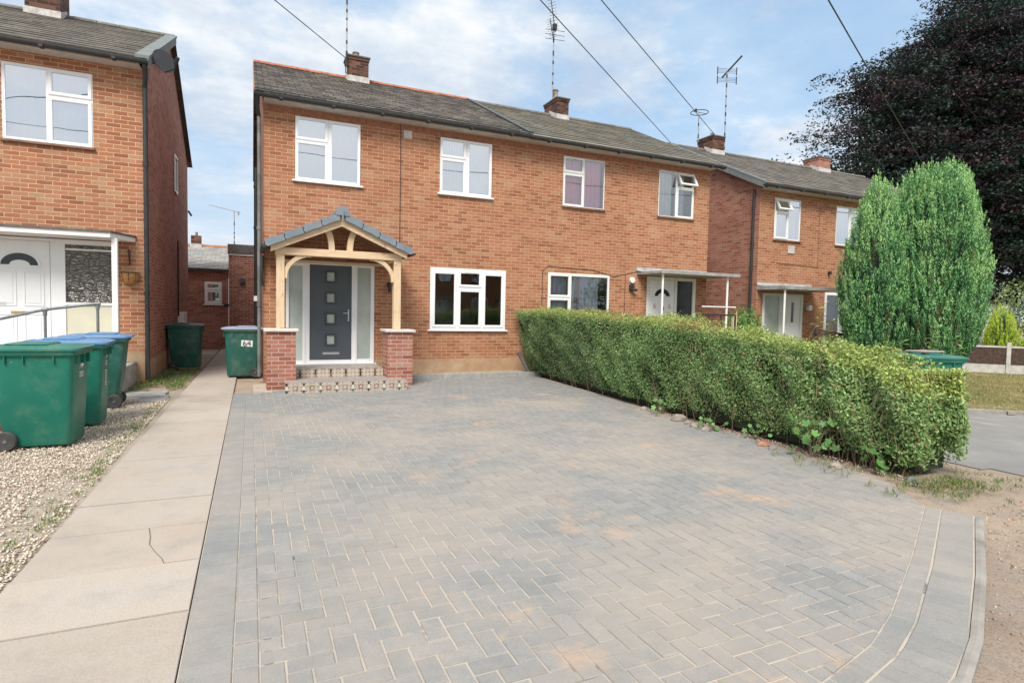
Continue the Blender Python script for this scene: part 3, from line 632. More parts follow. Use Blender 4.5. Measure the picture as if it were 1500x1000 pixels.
def chimney(par, x0, x1, y0, y1, zb, zt, potz, pots, mat=None, flash=True, cap=True):
    m = MB(); m.box(x0, x1, y0, y1, zb, zt-.12); m.box(x0-.02, x1+.02, y0-.02, y1+.02, zt-.12, zt-.05)
    c = m.build('chimney', mat or M['brick_chim'], par)
    m = MB(); m.bevbox(x0-.045, x1+.045, y0-.045, y1+.045, zt-.05, zt, .01); m.build('chimney_cap', M['felt'], c)
    for (px, py, rr_, h) in pots:
        m = MB(); prof = [(rr_*1.1, 0), (rr_*1.1, .04), (rr_*.9, .07), (rr_*.85, h-.04), (rr_*1.05, h-.03), (rr_*1.05, h)]
        m.loft([[(px+r0*math.cos(q), py+r0*math.sin(q), zt+z_) for q in [2*math.pi*k_/14 for k_ in range(14)]] for r0, z_ in prof]); m.build('chimney_pot', M['pot'], c, smooth=True)
    if flash:
        f = lambda y: 5.60+HZ+(7.76-5.60)*(min(y, 8.16-y)+.32)/4.4
        m = MB(); q = .012
        m.prism([(x0-.02, f(y0)-.02), (x1+.02, f(y0)-.02), (x1+.02, f(y0)+.15), (x0-.02, f(y0)+.15)], y0-.03, y0-.002)
        for x, s_ in ((x0, -1), (x1, 1)): m.prism_x([(y0, f(y0)-.02), (4.08, 7.76+HZ), (4.08, 7.76+HZ+.14), (y0, f(y0)+.15)], x+s_*.002, x+s_*.02)
        m.build('chimney_flashing', M['mortar_white'], c)
    return c
def pipe(par, x, y, z0, z1, r_=.036, mat=None, name='downpipe', collars=(), foot=True):
    m = MB(); m.tube([(x, y, z0), (x, y, z1)], r_, 12)
    for z in collars: m.tube([(x, y, z), (x, y, z+.07)], r_+.01, 12); m.box(x-.045, x+.045, y+.0, y+.05, z+.01, z+.05)
    m.build(name, mat or M['gutter'], par, smooth=True)
def text_obj(name, s_, size, mat, parent, loc, rot, ext=.001, spacing=1):
    cu = bpy.data.curves.new(name, 'FONT'); cu.body = s_; cu.size = size; cu.extrude = ext; cu.align_x = 'CENTER'; cu.align_y = 'CENTER'; cu.space_character = spacing; cu.offset = 0
    tmp = bpy.data.objects.new('t', cu); COL.objects.link(tmp); dg = bpy.context.evaluated_depsgraph_get(); me = bpy.data.meshes.new_from_object(tmp.evaluated_get(dg)); bpy.data.objects.remove(tmp)
    me.materials.clear(); me.materials.append(mat); o = bpy.data.objects.new(name, me); COL.objects.link(o); off = Vector((0, 0, 0)); p = parent
    while p is not None: off += p.location; p = p.parent
    o.parent = parent; o.location = Vector(loc)-off; o.rotation_euler = rot; return o

# ------------------------------------------------------------------ the renovated house (left half of the pair)
HZ = 0
A = thing('brick_house', 'orange brick house with timber porch, dark grey door, slate roof and terracotta ridge', 'house', (3, 0, 0), 'semi-detached brick houses of the close')
W = [(.82, 2.10, 4.06, 5.32), (3.84, 5.07, 4.10, 5.32), (3.65, 5.48, 1.06, 2.45)]
ops = W+[(.64, 2.42, .33, 2.42)]
house_shell(A, .23, 5.9, -.1, 0, ops, M['brick'], M['brick_side'], True, False)
MB().box(2.43, 5.9, -.014, -.002, .02, .40).build('plinth_render', M['render_base'], A)
m = MB(); rj = random.Random(2); x = .3
while x < 5.85: x += .235; (m.box(x-.23, x-.012, -.004, -.0005, 5.345, 5.47) if not any(a-.2 < x-.1 < b+.2 for a, b in ()) else 0)
m.build('soldier_course', plain('red_soldier_bricks', (.36, .15, .09), .85, .25, 12), A)
window(A, *W[0], LAY_A, curtain=[(.03, .97, 'cream_curtain', 0.01)], out=.015)
window(A, *W[1], [(.0, .49, .0, .63, 's'), (.0, .49, .65, 1.0, 'v'), (.51, 1, 0, 1, 's')], curtain=[(.03, .97, 'cream_curtain', .01)], out=.015)
window(A, *W[2], [(.03, .335, .04, .94, 's'), (.36, .665, .04, .66, 's'), (.36, .665, .70, .96, 'v'), (.69, .97, .04, .94, 's')], glassm=M['glass_dark'], out=.015)
MB().box(.25, 5.85, 3.4, 3.45, 0, 2.6).build('inner_wall', M['room'], A)
# front door set
D = MB(); dops = [(.70, .965, .40, 2.34), (1.10, 1.945, .41, 2.38), (2.06, 2.34, .42, 2.36)]; wall_panel(D, .645, 2.415, .335, 2.418, dops, -.01, 'y', .06)
for q in ((.645, .335, .645, 2.418), (2.415, .335, 2.415, 2.418), (.645, 2.418, 2.415, 2.418)): D.poly([(q[0], -.01, q[1]), (q[2], -.01, q[3]), (q[2], .08, q[3]), (q[0], .08, q[1])])
D.box(.6, 2.46, -.07, .04, .30, .334)
for xa, xb in ((.985, 1.012), (2.008, 2.035)): D.box(xa, xb, -.022, -.0101, .36, 2.40)
df = D.build('door_frame', M['upvc'], A)
MB().box(.69, .98, .02, .03, .38, 2.36).build('side_pane', M['frost'], df); MB().box(2.05, 2.36, .02, .03, .40, 2.38).build('side_pane', M['frost'], df)
D = MB(); lz = [2.14, 1.70, 1.27, .83]; wall_panel(D, 1.105, 1.94, .415, 2.375, [(1.44, 1.60, z-.095, z+.095) for z in lz], .01, 'y', .03)
door = D.build('door', M['door_grey'], A, label='anthracite front door with four small square lights')
for z in lz:
    m = MB(); ring(m, 1.405, 1.635, z-.13, z+.13, .04, -.004, .03); m.build('light_surround', M['door_grey_dark'], door)
    MB().box(1.44, 1.60, .025, .03, z-.095, z+.095).build('door_light', M['frost'], door)
MB().bevbox(1.36, 1.70, -.006, .01, .52, .575, .004).build('letter_box', M['chrome'], door)
m = MB(); m.bevbox(1.868, 1.895, -.002, .01, 1.22, 1.47, .003); m.tube([(1.88, -.0, 1.39), (1.88, -.055, 1.39), (1.76, -.055, 1.39)], .009, 8); m.build('door_handle', M['chrome'], door, smooth=True)
# two tiled steps
m = MB(); m.box(.76, 2.40, -1.05, -.0701, .175, .33); s_ = m.build('upper_step', M['mosaic_top'], A); MB().box(.755, 2.405, -1.062, -1.0502, .17, .331).build('step_riser', M['mosaic'], s_)
m = MB(); m.poly([(.54, -1.93, .17), (2.66, -1.93, .17), (2.66, -1.3, .17), (2.66, -1.3, -.05), (2.66, -1.93, -.05)][:3]+[(2.66, -1.0, .17), (.54, -1.0, .17)])
m.box(.55, 2.65, -1.93, -1.0, -.05, .168); s_ = m.build('lower_step', M['mosaic_top'], A)
MB().box(.54, 2.665, -1.945, -1.9302, -.05, .174).build('step_riser', M['mosaic'], s_); MB().box(2.6502, 2.665, -1.93, -1.32, -.05, .174).build('step_riser', M['mosaic'], s_)
# porch
py0, py1 = -1.27, -1.13
PF = MB(); PF.bevbox(.40, 2.71, py0-.012, py1+.012, 2.44, 2.575, .006)
PF.box(.44, .54, py1+.013, -.01, 2.45, 2.565); PF.box(2.57, 2.67, py1+.013, -.01, 2.45, 2.565); PF.box(.45, 2.66, -.1, -.012, 2.40, 2.449)
pf = PF.build('porch_frame', M['oak'], A, uv='beamx')
AX, AZ = 1.55, 3.20
sl = (AZ-2.60)/(AX-.24)
def raf(x): return AZ-sl*abs(x-AX)
def bar2(pts, th):   # closed outline from a centre line, XZ
    up_, dn = [], []
    for i, p in enumerate(pts):
        a = pts[max(0, i-1)]; b = pts[min(len(pts)-1, i+1)]; dx, dz = b[0]-a[0], b[1]-a[1]; l = math.hypot(dx, dz); up_.append((p[0]-dz/l*th/2, p[1]+dx/l*th/2)); dn.append((p[0]+dz/l*th/2, p[1]-dx/l*th/2))
    return up_+dn[::-1]
m = MB()
m.prism([(.32, raf(.32)-.16), (.32, raf(.32)), (AX, AZ), (AX, AZ-.19)], -1.40, -1.33); m.prism([(AX, AZ-.19), (AX, AZ), (2.78, raf(2.78)), (2.78, raf(2.78)-.16)], -1.40, -1.33)
m.build('bargeboard', M['oak'], pf, uv='beamx')
for sgn in (-1, 1):
    m = MB(); cx = AX+sgn*.17
    arc = [(AX+sgn*(.165+.02*0+.15*(1-math.cos(q))), 2.57+.42*math.sin(q)) for q in [R(a) for a in range(0, 86, 12)]]
    m.prism(bar2(arc, .105), -1.26, -1.15); orient(m.build('curved_strut', M['oak'], pf, uv='beamz'))
for sgn, px in ((1, .56), (-1, 2.55)):
    arc = [(px+sgn*(.0+.46*(1-math.cos(q))), 2.02+.44*math.sin(q)) for q in [R(a) for a in range(0, 91, 10)]]
    m = MB(); m.prism(bar2(arc, .075), -1.25, -1.17); orient(m.build('curved_brace', M['oak'], pf, uv='beamz'))
for px in (.42, 2.555): MB().bevbox(px, px+.14, py0, py1, 1.10, 2.44, .006).build('porch_post', M['oak'], pf, uv='beamz')
for i, (xa, xb) in enumerate(((.255, .745), (2.415, 2.905))):
    m = MB(); m.box(xa, xb, -1.42, -.92, -.1, 1.045); m.build('brick_pillar', M['brick_red'], pf)
    m = MB(); m.bevbox(xa-.05, xb+.05, -1.47, -.87, 1.045, 1.10, .012); m.build('pillar_coping', M['cap'], pf)
# boarded underside and rafters
m = MB()
for s_ in (-1, 1):
    xe = AX+s_*1.2
    m.prism([(AX, AZ+.0), (xe, raf(xe)+.0), (xe, raf(xe)+.02), (AX, AZ+.02)], -1.329, -.01)
    for q in range(3): y_ = -1.0+.4*q; m.prism([(AX+s_*.02, AZ-.08), (xe, raf(xe)-.08), (xe, raf(xe)-.0005), (AX+s_*.02, AZ-.0005)], y_, y_+.05)
m.build('roof_boards', M['boards'], pf, uv='beamx')
# tiles: four lapped courses each side with turned-down verge, half-round ridge
m = MB(); NC = 4
for s_ in (-1, 1):
    L = 1.26
    for c in range(NC):
        d0 = .04+L*c/NC; d1 = .04+L*(c+1)/NC+.03; lift = .075
        xa, xb = AX+s_*d0, AX+s_*d1; za, zb = raf(xa)+.045, raf(xb)+lift+.012
        o_ = [(xa, za), (xb, zb), (xb, zb-.03), (xa, za-.025)]
        m.prism(o_ if s_ > 0 else o_[::-1], -1.46, -.0)
        low = [(xa+s_*.01, za-.0), ((xa+xb)/2, (za+zb)/2+.008), (xb, zb), (xb-s_*.01, zb-.10), (xb-s_*.06, zb-.12), ((xa+xb)/2, (za+zb)/2-.12), (xa+s_*.01, za-.115)]
        m.prism(low if s_ > 0 else low[::-1], -1.475, -1.44)
orient(m.build('porch_roof', M['porch_tile'], pf))
m = MB()
for i in range(4):
    ya = -1.49+i*.37; yb = ya+.38; r0 = .125+(0.006 if i % 2 else 0)
    m.loft([[(AX+r0*math.cos(q), y_, AZ+.045+r0*math.sin(q)) for q in [R(a) for a in range(-25, 206, 15)]] for y_ in (ya, min(yb, -.0))])
m.tube([(AX, -1.50, AZ-.12), (AX, -1.50, AZ+.06)], .02, 6)
orient(m.build('porch_ridge', M['porch_tile'], pf, smooth=True))
m = MB()
for x_ in (AX-1.34, AX+1.34): m = MB(); m.prism([(x_+.05*math.cos(q), raf(x_)+.0+.05*math.sin(q)) for q in [R(a) for a in range(180, 361, 20)]], -1.47, -.02); m.build('porch_gutter', M['gutter'], pf)
m = MB(); m.tube([(AX-1.34, -.08, 2.5), (AX-1.36, -.08, 2.1), (.2, -.06, 1.9)], .03, 8); m.build('porch_downpipe', M['gutter'], pf)
m = MB(); m.bevbox(2.69, 2.76, -.1, -.002, 1.98, 2.07, .01); m.tube([(2.725, -.09, 1.86), (2.725, -.09, 2.06)], .035, 12); m.build('wall_lamp', M['black_metal'], A, smooth=True)
m = MB(); m.tube([(2.95, -.012, 5.46), (2.955, -.012, 4.2), (2.95, -.012, 2.9)], .007, 6); m.build('wall_cable', M['black_metal'], A)
MB().box(3.02, 3.20, -.006, -.001, 5.19, 5.36).build('brick_patch', M['cap'], A)
ro, e_, r_ = roof(A, .07, 5.9, 0, M['slate'], .2, M['terracotta'])
m = slope_bar(.055, .0695, e_, r_, -.30, 4.08, -.1, .02); m.build('verge_board', M['terracotta'], ro)
m = slope_bar(5.84, 5.98, e_, r_, -.32, 4.0, .012, .06); m.build('party_flashing', M['gutter'], ro)
gutter(A, .05, 5.9, 5.545)
chimney(A, 2.38, 2.92, 3.7, 4.25, 7.2, 8.27, 0, [(2.62, 3.95, .09, .17)])
pipe(A, .15, -.05, .1, 5.2, .036, M['gutter_grey'], collars=(3.0, 1.5)); m = MB(); m.tube([(.15, -.05, 5.2), (.12, -.2, 5.36), (.1, -.34, 5.5)], .036, 10); m.build('swan_neck', M['gutter'], A, smooth=True)
pipe(A, .12, 3.2, 0, 4.9, .05, M['gutter'], 'soil_pipe', collars=(1.6, 3.4, 4.4)); 
m = MB(); m.box(.06, .2, 2.2, 2.3, 1.62, 1.74); m.build('vent_box', M['upvc'], A)

# ------------------------------------------------------------------ right half of the pair
B = thing('brick_house', 'orange brick house with lichened tile roof, joined to right side of the porch house', 'house', (9, 0, 0), 'semi-detached brick houses of the close')
W = [(6.96, 8.15, 4.11, 5.31), (9.84, 11.01, 4.11, 5.31), (6.61, 8.38, 1.06, 2.47)]
house_shell(B, 5.9, 11.57, -.4, 0, W+[(9.55, 11.2, .2, 2.5)], M['brick'], M['brick_side'], False, True)
MB().box(5.9, 11.57, -.014, -.002, -.4, .4).build('plinth_render', M['render_base'], B)
m = MB(); x = 6.0
while x < 11.5: x += .235; m.box(x-.23, x-.012, -.004, -.0005, 5.345, 5.47)
m.build('soldier_course', bpy.data.materials['red_soldier_bricks'], B)
window(B, *W[0], [(.0, .49, .0, .66, 's'), (.0, .49, .68, 1.0, 's'), (.49, 1, 0, 1, 'f')], sill='sill_dark', mat=M['upvc_old'], curtain=[(.02, .98, 'pink_curtain')], glassm=M['glass_low'])
window(B, *W[1], [(0, .5, 0, 1, 'f'), (.51, 1, 0, .66, 's'), (.51, 1, .68, 1, 'o')], sill='sill_dark', mat=M['upvc_old'], curtain=[(.02, .45, 'cream_curtain'), (.55, .8, 'grey_curtain')], glassm=M['glass_low'])
window(B, *W[2], [(.01, .35, .04, .56, 's'), (.01, .35, .58, .98, 's'), (.36, .98, .03, .97, 'f')], sill='white', mat=M['upvc_old'], glassm=M['glass_dark'], curtain=[(.02, .36, 'grey_curtain'), (.36, .46, 'grey_curtain'), (.47, .53, 'gold_curtain'), (.54, .86, 'grey_curtain')])
MB().box(8.87, 9.06, -.008, -.001, 5.19, 5.32).build('air_brick', M['terracotta'], B)
def arched_door(par, x0, x1, z0, z1, Y, lab=None, panels=True):
    d = MB().box(x0, x1, Y, Y+.04, z0, z1).build('door', M['upvc'], par, label=lab); cx = (x0+x1)/2; w_ = x1-x0; zc = z1-.42; r0, r1 = w_*.31, w_*.17
    qs = [R(a) for a in range(0, 181, 12)]
    m = MB(); m.prism([(cx+r0*math.cos(q), zc+r0*.78*math.sin(q)) for q in qs]+[(cx+r1*math.cos(q), zc+r1*.6*math.sin(q)) for q in reversed(qs)], Y-.004, Y-.001); orient(m.build('fan_light', M['glass_black'], d))
    m = MB(); a = r0+.035
    o1 = [(cx+a*math.cos(q), zc+a*.78*math.sin(q)) for q in qs]; o0 = [(cx+r0*math.cos(q), zc+r0*.78*math.sin(q)) for q in qs]
    for k_ in range(len(qs)-1): m.prism([o0[k_], o1[k_], o1[k_+1], o0[k_+1]], Y-.014, Y-.0005)
    m.box(cx-a, cx+a, Y-.014, Y-.0005, zc-.04, zc-.005); orient(m.build('light_surround', M['upvc'], d))
    if panels:
        m = MB()
        for (xa, xb) in ((x0+.1*w_, cx-.06*w_), (cx+.06*w_, x1-.1*w_)):
            for (za, zb) in ((z0+.12, z0+(z1-z0)*.36), (z0+(z1-z0)*.43, zc-.1)): ring(m, xa, xb, za, zb, .022, Y-.01, Y-.0002); m.box(xa+.05, xb-.05, Y-.007, Y-.0002, za+.05, zb-.05)
        m.build('door_panels', M['upvc'], d)
    return d
M['glass_black'] = plain('dark_glass', (.02, .022, .025), .08, .1, 3, spec=.6)
F = MB(); wall_panel(F, 9.55, 11.2, .2, 2.5, [(9.66, 10.48, .26, 2.42), (10.56, 11.1, .95, 2.42), (10.56, 11.1, .26, .9)], -.005, 'y', .06); fr = F.build('door_frame', M['upvc_old'], B)
MB().box(10.55, 11.11, .03, .04, .92, 2.44).build('side_pane', M['glass_black'], fr); MB().box(10.55, 11.11, .03, .04, .24, .91).build('lower_panel', M['upvc_old'], fr)
d = arched_door(B, 9.665, 10.475, .265, 2.415, .01, 'white front door with a dark fanlight and red figures', False)
m = MB(); m.box(10.06, 10.13, -.004, .009, 1.62, 1.72); m.box(10.07, 10.11, -.006, .009, 1.5, 1.58); m.build('door_knocker', M['black_metal'], d)
for x_ in (9.83, 10.33): text_obj('door_figure', '6', .2, M['red_ink'], d, (x_, .008, 1.72), (R(90), 0, 0))
cn = MB(); cn.prism_x([(-1.02, 2.53), (-.001, 2.53), (-.001, 2.60), (-1.02, 2.585)], 9.22, 11.75); cn.box(9.2, 11.77, -1.04, -1.0205, 2.52, 2.60); can = cn.build('canopy', M['concrete_slab'], B)
m = MB(); m.prism_x([(-.2, 2.6045), (-.003, 2.63), (-.003, 2.72), (-.012, 2.72), (-.02, 2.64), (-.2, 2.609)], 9.2, 11.57); m.build('canopy_flashing', M['lead'], can)
for x_ in (9.34, 11.45): MB().tube([(x_, -.92, -.3 if x_ > 10 else 0), (x_, -.92, 2.53)], .028, 10).build('canopy_post', M['white_paint'], can, smooth=True)
MB().box(10.6, 11.75, -.95, -.93, 1.72, 1.75).build('canopy_rail', M['white_paint'], can)
m = MB(); m.bevbox(8.98, 9.12, -.06, -.002, 2.1, 2.26, .01); m.tube([(9.0, -.08, 2.14), (9.16, -.12, 2.12)], .035, 8); m.build('wall_lamp', M['black_metal'], B)
m = MB(); m.tube([(9.07, -.05, 2.38), (9.07, -.0, 2.38)], .075, 16); m.build('alarm_dome', M['upvc'], B)
m = MB(); m.tube([(6.45, -.01, .9), (6.45, -.01, 2.5), (6.6, -.01, 2.62), (7.9, -.01, 2.58), (8.5, -.01, 2.45), (9.2, -.01, 2.6)], .006, 5); m.tube([(8.86, -.01, 1.0), (8.86, -.01, 2.5)], .006, 5); m.build('wall_cable', M['black_metal'], B)
ro, e_, r_ = roof(B, 5.9, 11.74, -.03, M['tile'], .3, M['ridge_grey'])
m = slope_bar(11.7405, 11.76, e_, r_, -.30, 4.08, -.12, .03); m.build('verge_board', M['felt'], ro)
gutter(B, 5.9, 11.78, 5.53)
HZ = -.03
chimney(B, 8.66, 9.07, 3.6, 4.45, 7.1, 8.17, 0, [(8.77, 3.95, .1, .32)])

# ------------------------------------------------------------------ left neighbour
HZ = .24
Cn = thing('brick_house', 'cropped orange brick house at left edge of photo with white canopy and satellite dish', 'house', (-4.6, 0, 0), 'semi-detached brick houses of the close')
W = [(-3.82, -2.55, 4.24, 5.52), (-5.2, -3.0, .55, 2.6), (-7.3, -5.7, 4.24, 5.52)]
house_shell(Cn, -7.6, -1.80, -.1, HZ, W+[(-3.0, -2.22, .55, 2.58)], M['brick_left'], M['brick_side'], False, True, side_ops=[(4.7, 5.3, 4.4, 5.35, -1.8)])
window(Cn, *W[0], [(.02, .49, .02, .98, 'f'), (.5, .99, .0, .62, 's'), (.5, .99, .65, .99, 'v')], sill='sill_dark', curtain=[(.02, .98, 'cream_curtain')])
window(Cn, *W[2], [(.0, .49, .0, 1, 's'), (.5, .99, .0, 1, 's')], sill='sill_dark', curtain=[(.02, .98, 'cream_curtain')])
F = MB(); wall_panel(F, -5.2, -2.2, .55, 2.6, [(-4.06, -3.2, .57, 2.55), (-2.99, -2.30, 1.5, 2.52), (-2.99, -2.30, .6, 1.45), (-5.1, -4.2, .6, 2.5)], -.01, 'y', .06); fr = F.build('door_frame', M['upvc'], Cn)
MB().box(-3.0, -2.29, .03, .04, 1.49, 2.53).build('side_pane', M['leaf_glass'], fr); MB().box(-3.0, -2.29, .01, .02, .59, 1.46).build('lower_panel', M['cream_panel'], fr); MB().box(-5.11, -4.19, .03, .04, .59, 2.51).build('side_pane', M['leaf_glass'], fr)
MB().box(-3.0, -2.29, .0, .028, 2.42, 2.45).build('pane_rail', M['upvc'], fr)
d = arched_door(Cn, -4.05, -3.21, .575, 2.545, .0, 'white panelled front door with dark half-round light')
m = MB(); m.bevbox(-3.98, -3.955, -.012, 0, 1.3, 1.62, .003); m.tube([(-3.965, -.0, 1.5), (-3.965, -.05, 1.5), (-3.84, -.05, 1.5)], .01, 8); m.build('door_handle', M['chrome'], d); MB().box(-3.76, -3.5, -.012, 0, 1.28, 1.33).build('letter_box', M['gold_curtain'], d)
m = MB(); m.loft([[(-5.5, -.66, z_), (-2.2, -.66, z_), (-1.93, -.002, z_), (-5.5, -.002, z_)] for z_ in (2.62, 2.70)]); can = m.build('canopy', M['white_paint'], Cn)
m = MB(); m.loft([[(-5.5, -.68, z_), (-2.19, -.68, z_), (-1.91, -.002, z_), (-5.5, -.002, z_)] for z_ in (2.7005, 2.735)]); m.build('canopy_felt', M['felt'], can)
MB().bevbox(-2.2, -2.11, -.58, -.5, .4, 2.62, .008).build('canopy_post', M['white_paint'], can)
ro, e_, r_ = roof(Cn, -7.75, -1.68, HZ, M['tile_far'], .3, M['ridge_grey'])
m = slope_bar(-1.86, -1.64, e_, r_, -.33, 4.1, -.0, .055); m.prism_x([(y_, z_) for y_, z_ in ((-.33, e_[1]-.16), (4.1, r_[1]-.14), (4.1, r_[1]), (-.33, e_[1]-.01))], -1.679, -1.655); m.build('verge_tiles', plain('grey_verge_tile', (.17, .19, .19), .8, .15, 6, bump=.3), ro)
gutter(Cn, -7.75, -1.66, 5.545+HZ); pipe(Cn, -1.75, -.06, .1, 5.45, .04, collars=(1.66, 4.0)); m = MB(); m.tube([(-1.75, -.06, 5.4), (-1.72, -.2, 5.6), (-1.70, -.34, 5.74)], .042, 10); m.build('swan_neck', M['gutter'], Cn, smooth=True)
chimney(Cn, -4.48, -3.85, 3.6, 4.35, 7.4, 8.8, 0, [(-4.2, 3.9, .09, .25)])
sw = MB(); sw.box(-1.79, -1.76, 4.7, 5.3, 4.4, 4.45); sw.box(-1.79, -1.76, 4.7, 5.3, 5.3, 5.35); sw.box(-1.79, -1.76, 4.7, 4.75, 4.45, 5.3); sw.box(-1.79, -1.76, 5.25, 5.3, 4.45, 5.3); sw = sw.build('window', M['upvc'], Cn); MB().box(-1.79, -1.785, 4.75, 5.25, 4.45, 5.3).build('pane', M['glass_black'], sw)
m = MB(); m.tube([(-1.775, 5.3, 1.2), (-1.775, 5.3, 3.2)], .018, 8); m.build('waste_pipe', M['black_metal'], Cn); MB().box(-1.8, -1.66, 5.35, 6.3, .95, 1.3).build('meter_box', M['cream_curtain'], Cn)
MB().box(-1.7995, -1.786, 0.02, 8.2, -.05, .42).build('plinth_render', M['render_base'], Cn); MB().box(-2.1, -1.8, -.014, -.002, -.05, .62).build('corner_render', M['render_base'], Cn)
m = MB(); m.tube([(-1.76, 8.1, 4.4), (-1.70, 8.3, 4.3)], .03, 6); m.build('vent_stub', M['black_metal'], Cn)

# landing, ramp wall and handrail
o = struct(MB().bevbox(-7, -1.93, -1.35, -.016, -.05, .44, .015).build('landing', M['concrete_slab']))
o = MB().box(-6, -2.33, -5.12, -4.9, -.1, .50).build('garden_wall', M['brick_garden']); tag(o, 'low red brick wall at left edge behind the nearest bin', 'wall'); MB().bevbox(-6.02, -2.31, -5.14, -4.88, .5, .56, .01).build('coping', M['cap'], o)
hr = thing('handrail', 'grey galvanised tube handrail in front of the white front door', 'handrail', (-2.9, -.7, .44))
MB().tube([(-4.6, -1.5, .72), (-3.85, -.95, 1.15), (-3.13, -.62, 1.37), (-2.4, -.62, 1.485)], .024, 12).build('rail', M['steel'], hr, smooth=True)
for x_, y_, z_ in ((-3.13, -.62, 1.37), (-2.4, -.62, 1.485), (-4.5, -1.45, .78)):
    m = MB(); m.tube([(x_, y_, .44), (x_, y_, z_)], .022, 12); m.tube([(x_-.04, y_, z_-.01), (x_+.04, y_, z_+.005)], .032, 10); m.tube([(x_, y_, z_-.1), (x_, y_, z_-.02)], .03, 10); m.build('post', M['steel'], hr, smooth=True)

# hanging basket and bracket
hb = thing('hanging_basket', 'wall-hung coir basket on black bracket beside the left downpipe', 'basket', (-2.0, -.02, 2.0))
m = MB(); rg = []
for a, z_ in ((1, 2.05), (.96, 1.98), (.8, 1.9), (.45, 1.85), (.1, 1.83)): rg.append([(-2.02+.15*a*math.cos(q), -.02-.15*a*math.sin(q), z_) for q in [math.pi*k_/10 for k_ in range(11)]])
m.loft(rg); m.build('liner', M['coir'], hb, smooth=True)
m = MB(); m.tube([(-2.02+.16*math.cos(q), -.02-.16*math.sin(q), 2.06) for q in [math.pi*k_/10 for k_ in range(11)]], .007, 6)
for a in (45, 90, 135): q = R(a); m.tube([(-2.02+.16*math.cos(q), -.02-.16*math.sin(q), 2.06), (-2.02+.13*math.cos(q), -.02-.13*math.sin(q), 1.92), (-2.02+.05*math.cos(q), -.02-.05*math.sin(q), 1.84)], .005, 6)
m.build('wire_frame', M['black_metal'], hb)
m = MB(); m.tube([(-2.02, -.012, 2.2), (-2.02, -.012, 2.48)], .01, 6); m.tube([(-2.02, -.012, 2.46), (-2.02, -.12, 2.47), (-2.02, -.22, 2.44)], .009, 6); m.tube([(-2.02, -.012, 2.24), (-2.02, -.1, 2.32), (-2.02, -.18, 2.45)], .007, 6); m.build('bracket', M['black_metal'], hb)

# satellite dish
sd = thing('satellite_dish', 'round dark satellite dish on the gable corner of the left house', 'satellite dish', (-1.8, .3, 6.0))
DC = Vector((-1.47, .18, 6.03)); dn_ = Vector((.5, -.82, .28)).normalized(); a_ = dn_.cross(Vector((0, 0, 1))).normalized(); b_ = a_.cross(dn_)
m = MB(); rg = [[DC+(a_*math.cos(q)*.205+b_*math.sin(q)*.225)*f_-dn_*(.07*(1-f_*f_)) for q in [2*math.pi*k_/28 for k_ in range(28)]] for f_ in (1, .98, .8, .6, .4, .2, .02)]
rg2 = [[p-dn_*.012 for p in r__] for r__ in reversed(rg)]; m.loft(rg+rg2[0:0], True); m.loft([rg[0]]+[rg2[-1]]+[rg2[-3]]+[rg2[0]], True); m.build('reflector', M['dish'], sd, smooth=True)
m = MB(); m.tube([(-1.79, .3, 5.95), (-1.6, .3, 6.02), tuple(DC-dn_*.09)], .02, 8); m.box(-1.81, -1.77, .24, .36, 5.86, 6.04); m.tube([tuple(DC-b_*.22-dn_*.03), tuple(DC-b_*.33+dn_*.3), tuple(DC-b_*.24+dn_*.42)], .012, 6); m.tube([tuple(DC-b_*.27+dn_*.36), tuple(DC-b_*.2+dn_*.48)], .035, 8); m.build('arm', M['black_metal'], sd)

# ------------------------------------------------------------------ right-hand pair beyond
HZ = -.30
Dn = thing('brick_house', 'orange brick house right of the gap with white vent cover below its window', 'house', (16, 0, -.3), 'semi-detached brick houses of the close')
W = [(14.06, 15.13, 3.79, 5.0), (16.7, 17.9, 3.79, 5.0), (16.35, 17.9, .45, 2.3)]
house_shell(Dn, 13.46, 19.2, -.6, HZ, W+[(13.72, 15.4, -.1, 2.2)], M['brick'], M['brick_side'], True, False)
window(Dn, *W[0], [(.02, .52, .02, .66, 's'), (.02, .52, .68, .98, 'o'), (.53, .98, .02, .98, 'f')], sill='sill_dark', mat=M['upvc_old'], curtain=[(.02, .98, 'cream_curtain')])
window(Dn, *W[1], [(.0, .5, .02, .98, 'f'), (.52, .98, .02, .98, 's')], sill='sill_dark', mat=M['upvc_old'], curtain=[(.02, .98, 'cream_curtain')])
window(Dn, *W[2], [(.02, .45, .02, .98, 's'), (.5, .98, .02, .98, 's')], sill=None, mat=M['upvc'], glassm=M['glass_dark'], curtain=[(.05, .4, 'purple_curtain'), (.55, .95, 'cream_curtain')])
F = MB(); wall_panel(F, 13.72, 15.4, -.1, 2.2, [(13.82, 14.42, .1, 2.12), (14.68, 15.3, 0, 2.14)], -.005, 'y', .06); fr = F.build('door_frame', M['upvc_old'], Dn)
MB().box(13.81, 14.43, .03, .04, .08, 2.13).build('side_pane', M['frost'], fr)
d = MB().box(14.67, 15.31, .01, .05, -.02, 2.15).build('door', M['upvc'], Dn, label='white front door with narrow arched light'); MB().box(14.93, 15.02, .003, .009, 1.35, 1.95).build('door_light', M['glass_black'], d)
cn = MB(); cn.prism_x([(-1.0, 2.28), (-.001, 2.28), (-.001, 2.4), (-1.0, 2.37)], 13.47, 15.75); can = cn.build('canopy', M['concrete_slab'], Dn)
m = MB(); m.prism_x([(-.3, 2.3845), (-.003, 2.42), (-.003, 2.5), (-.012, 2.5), (-.02, 2.43), (-.3, 2.389)], 13.47, 15.74); m.build('canopy_flashing', M['lead'], can)
MB().tube([(13.58, -.9, -.3), (13.58, -.9, 2.28)], .03, 10).build('canopy_post', M['white_paint'], can)
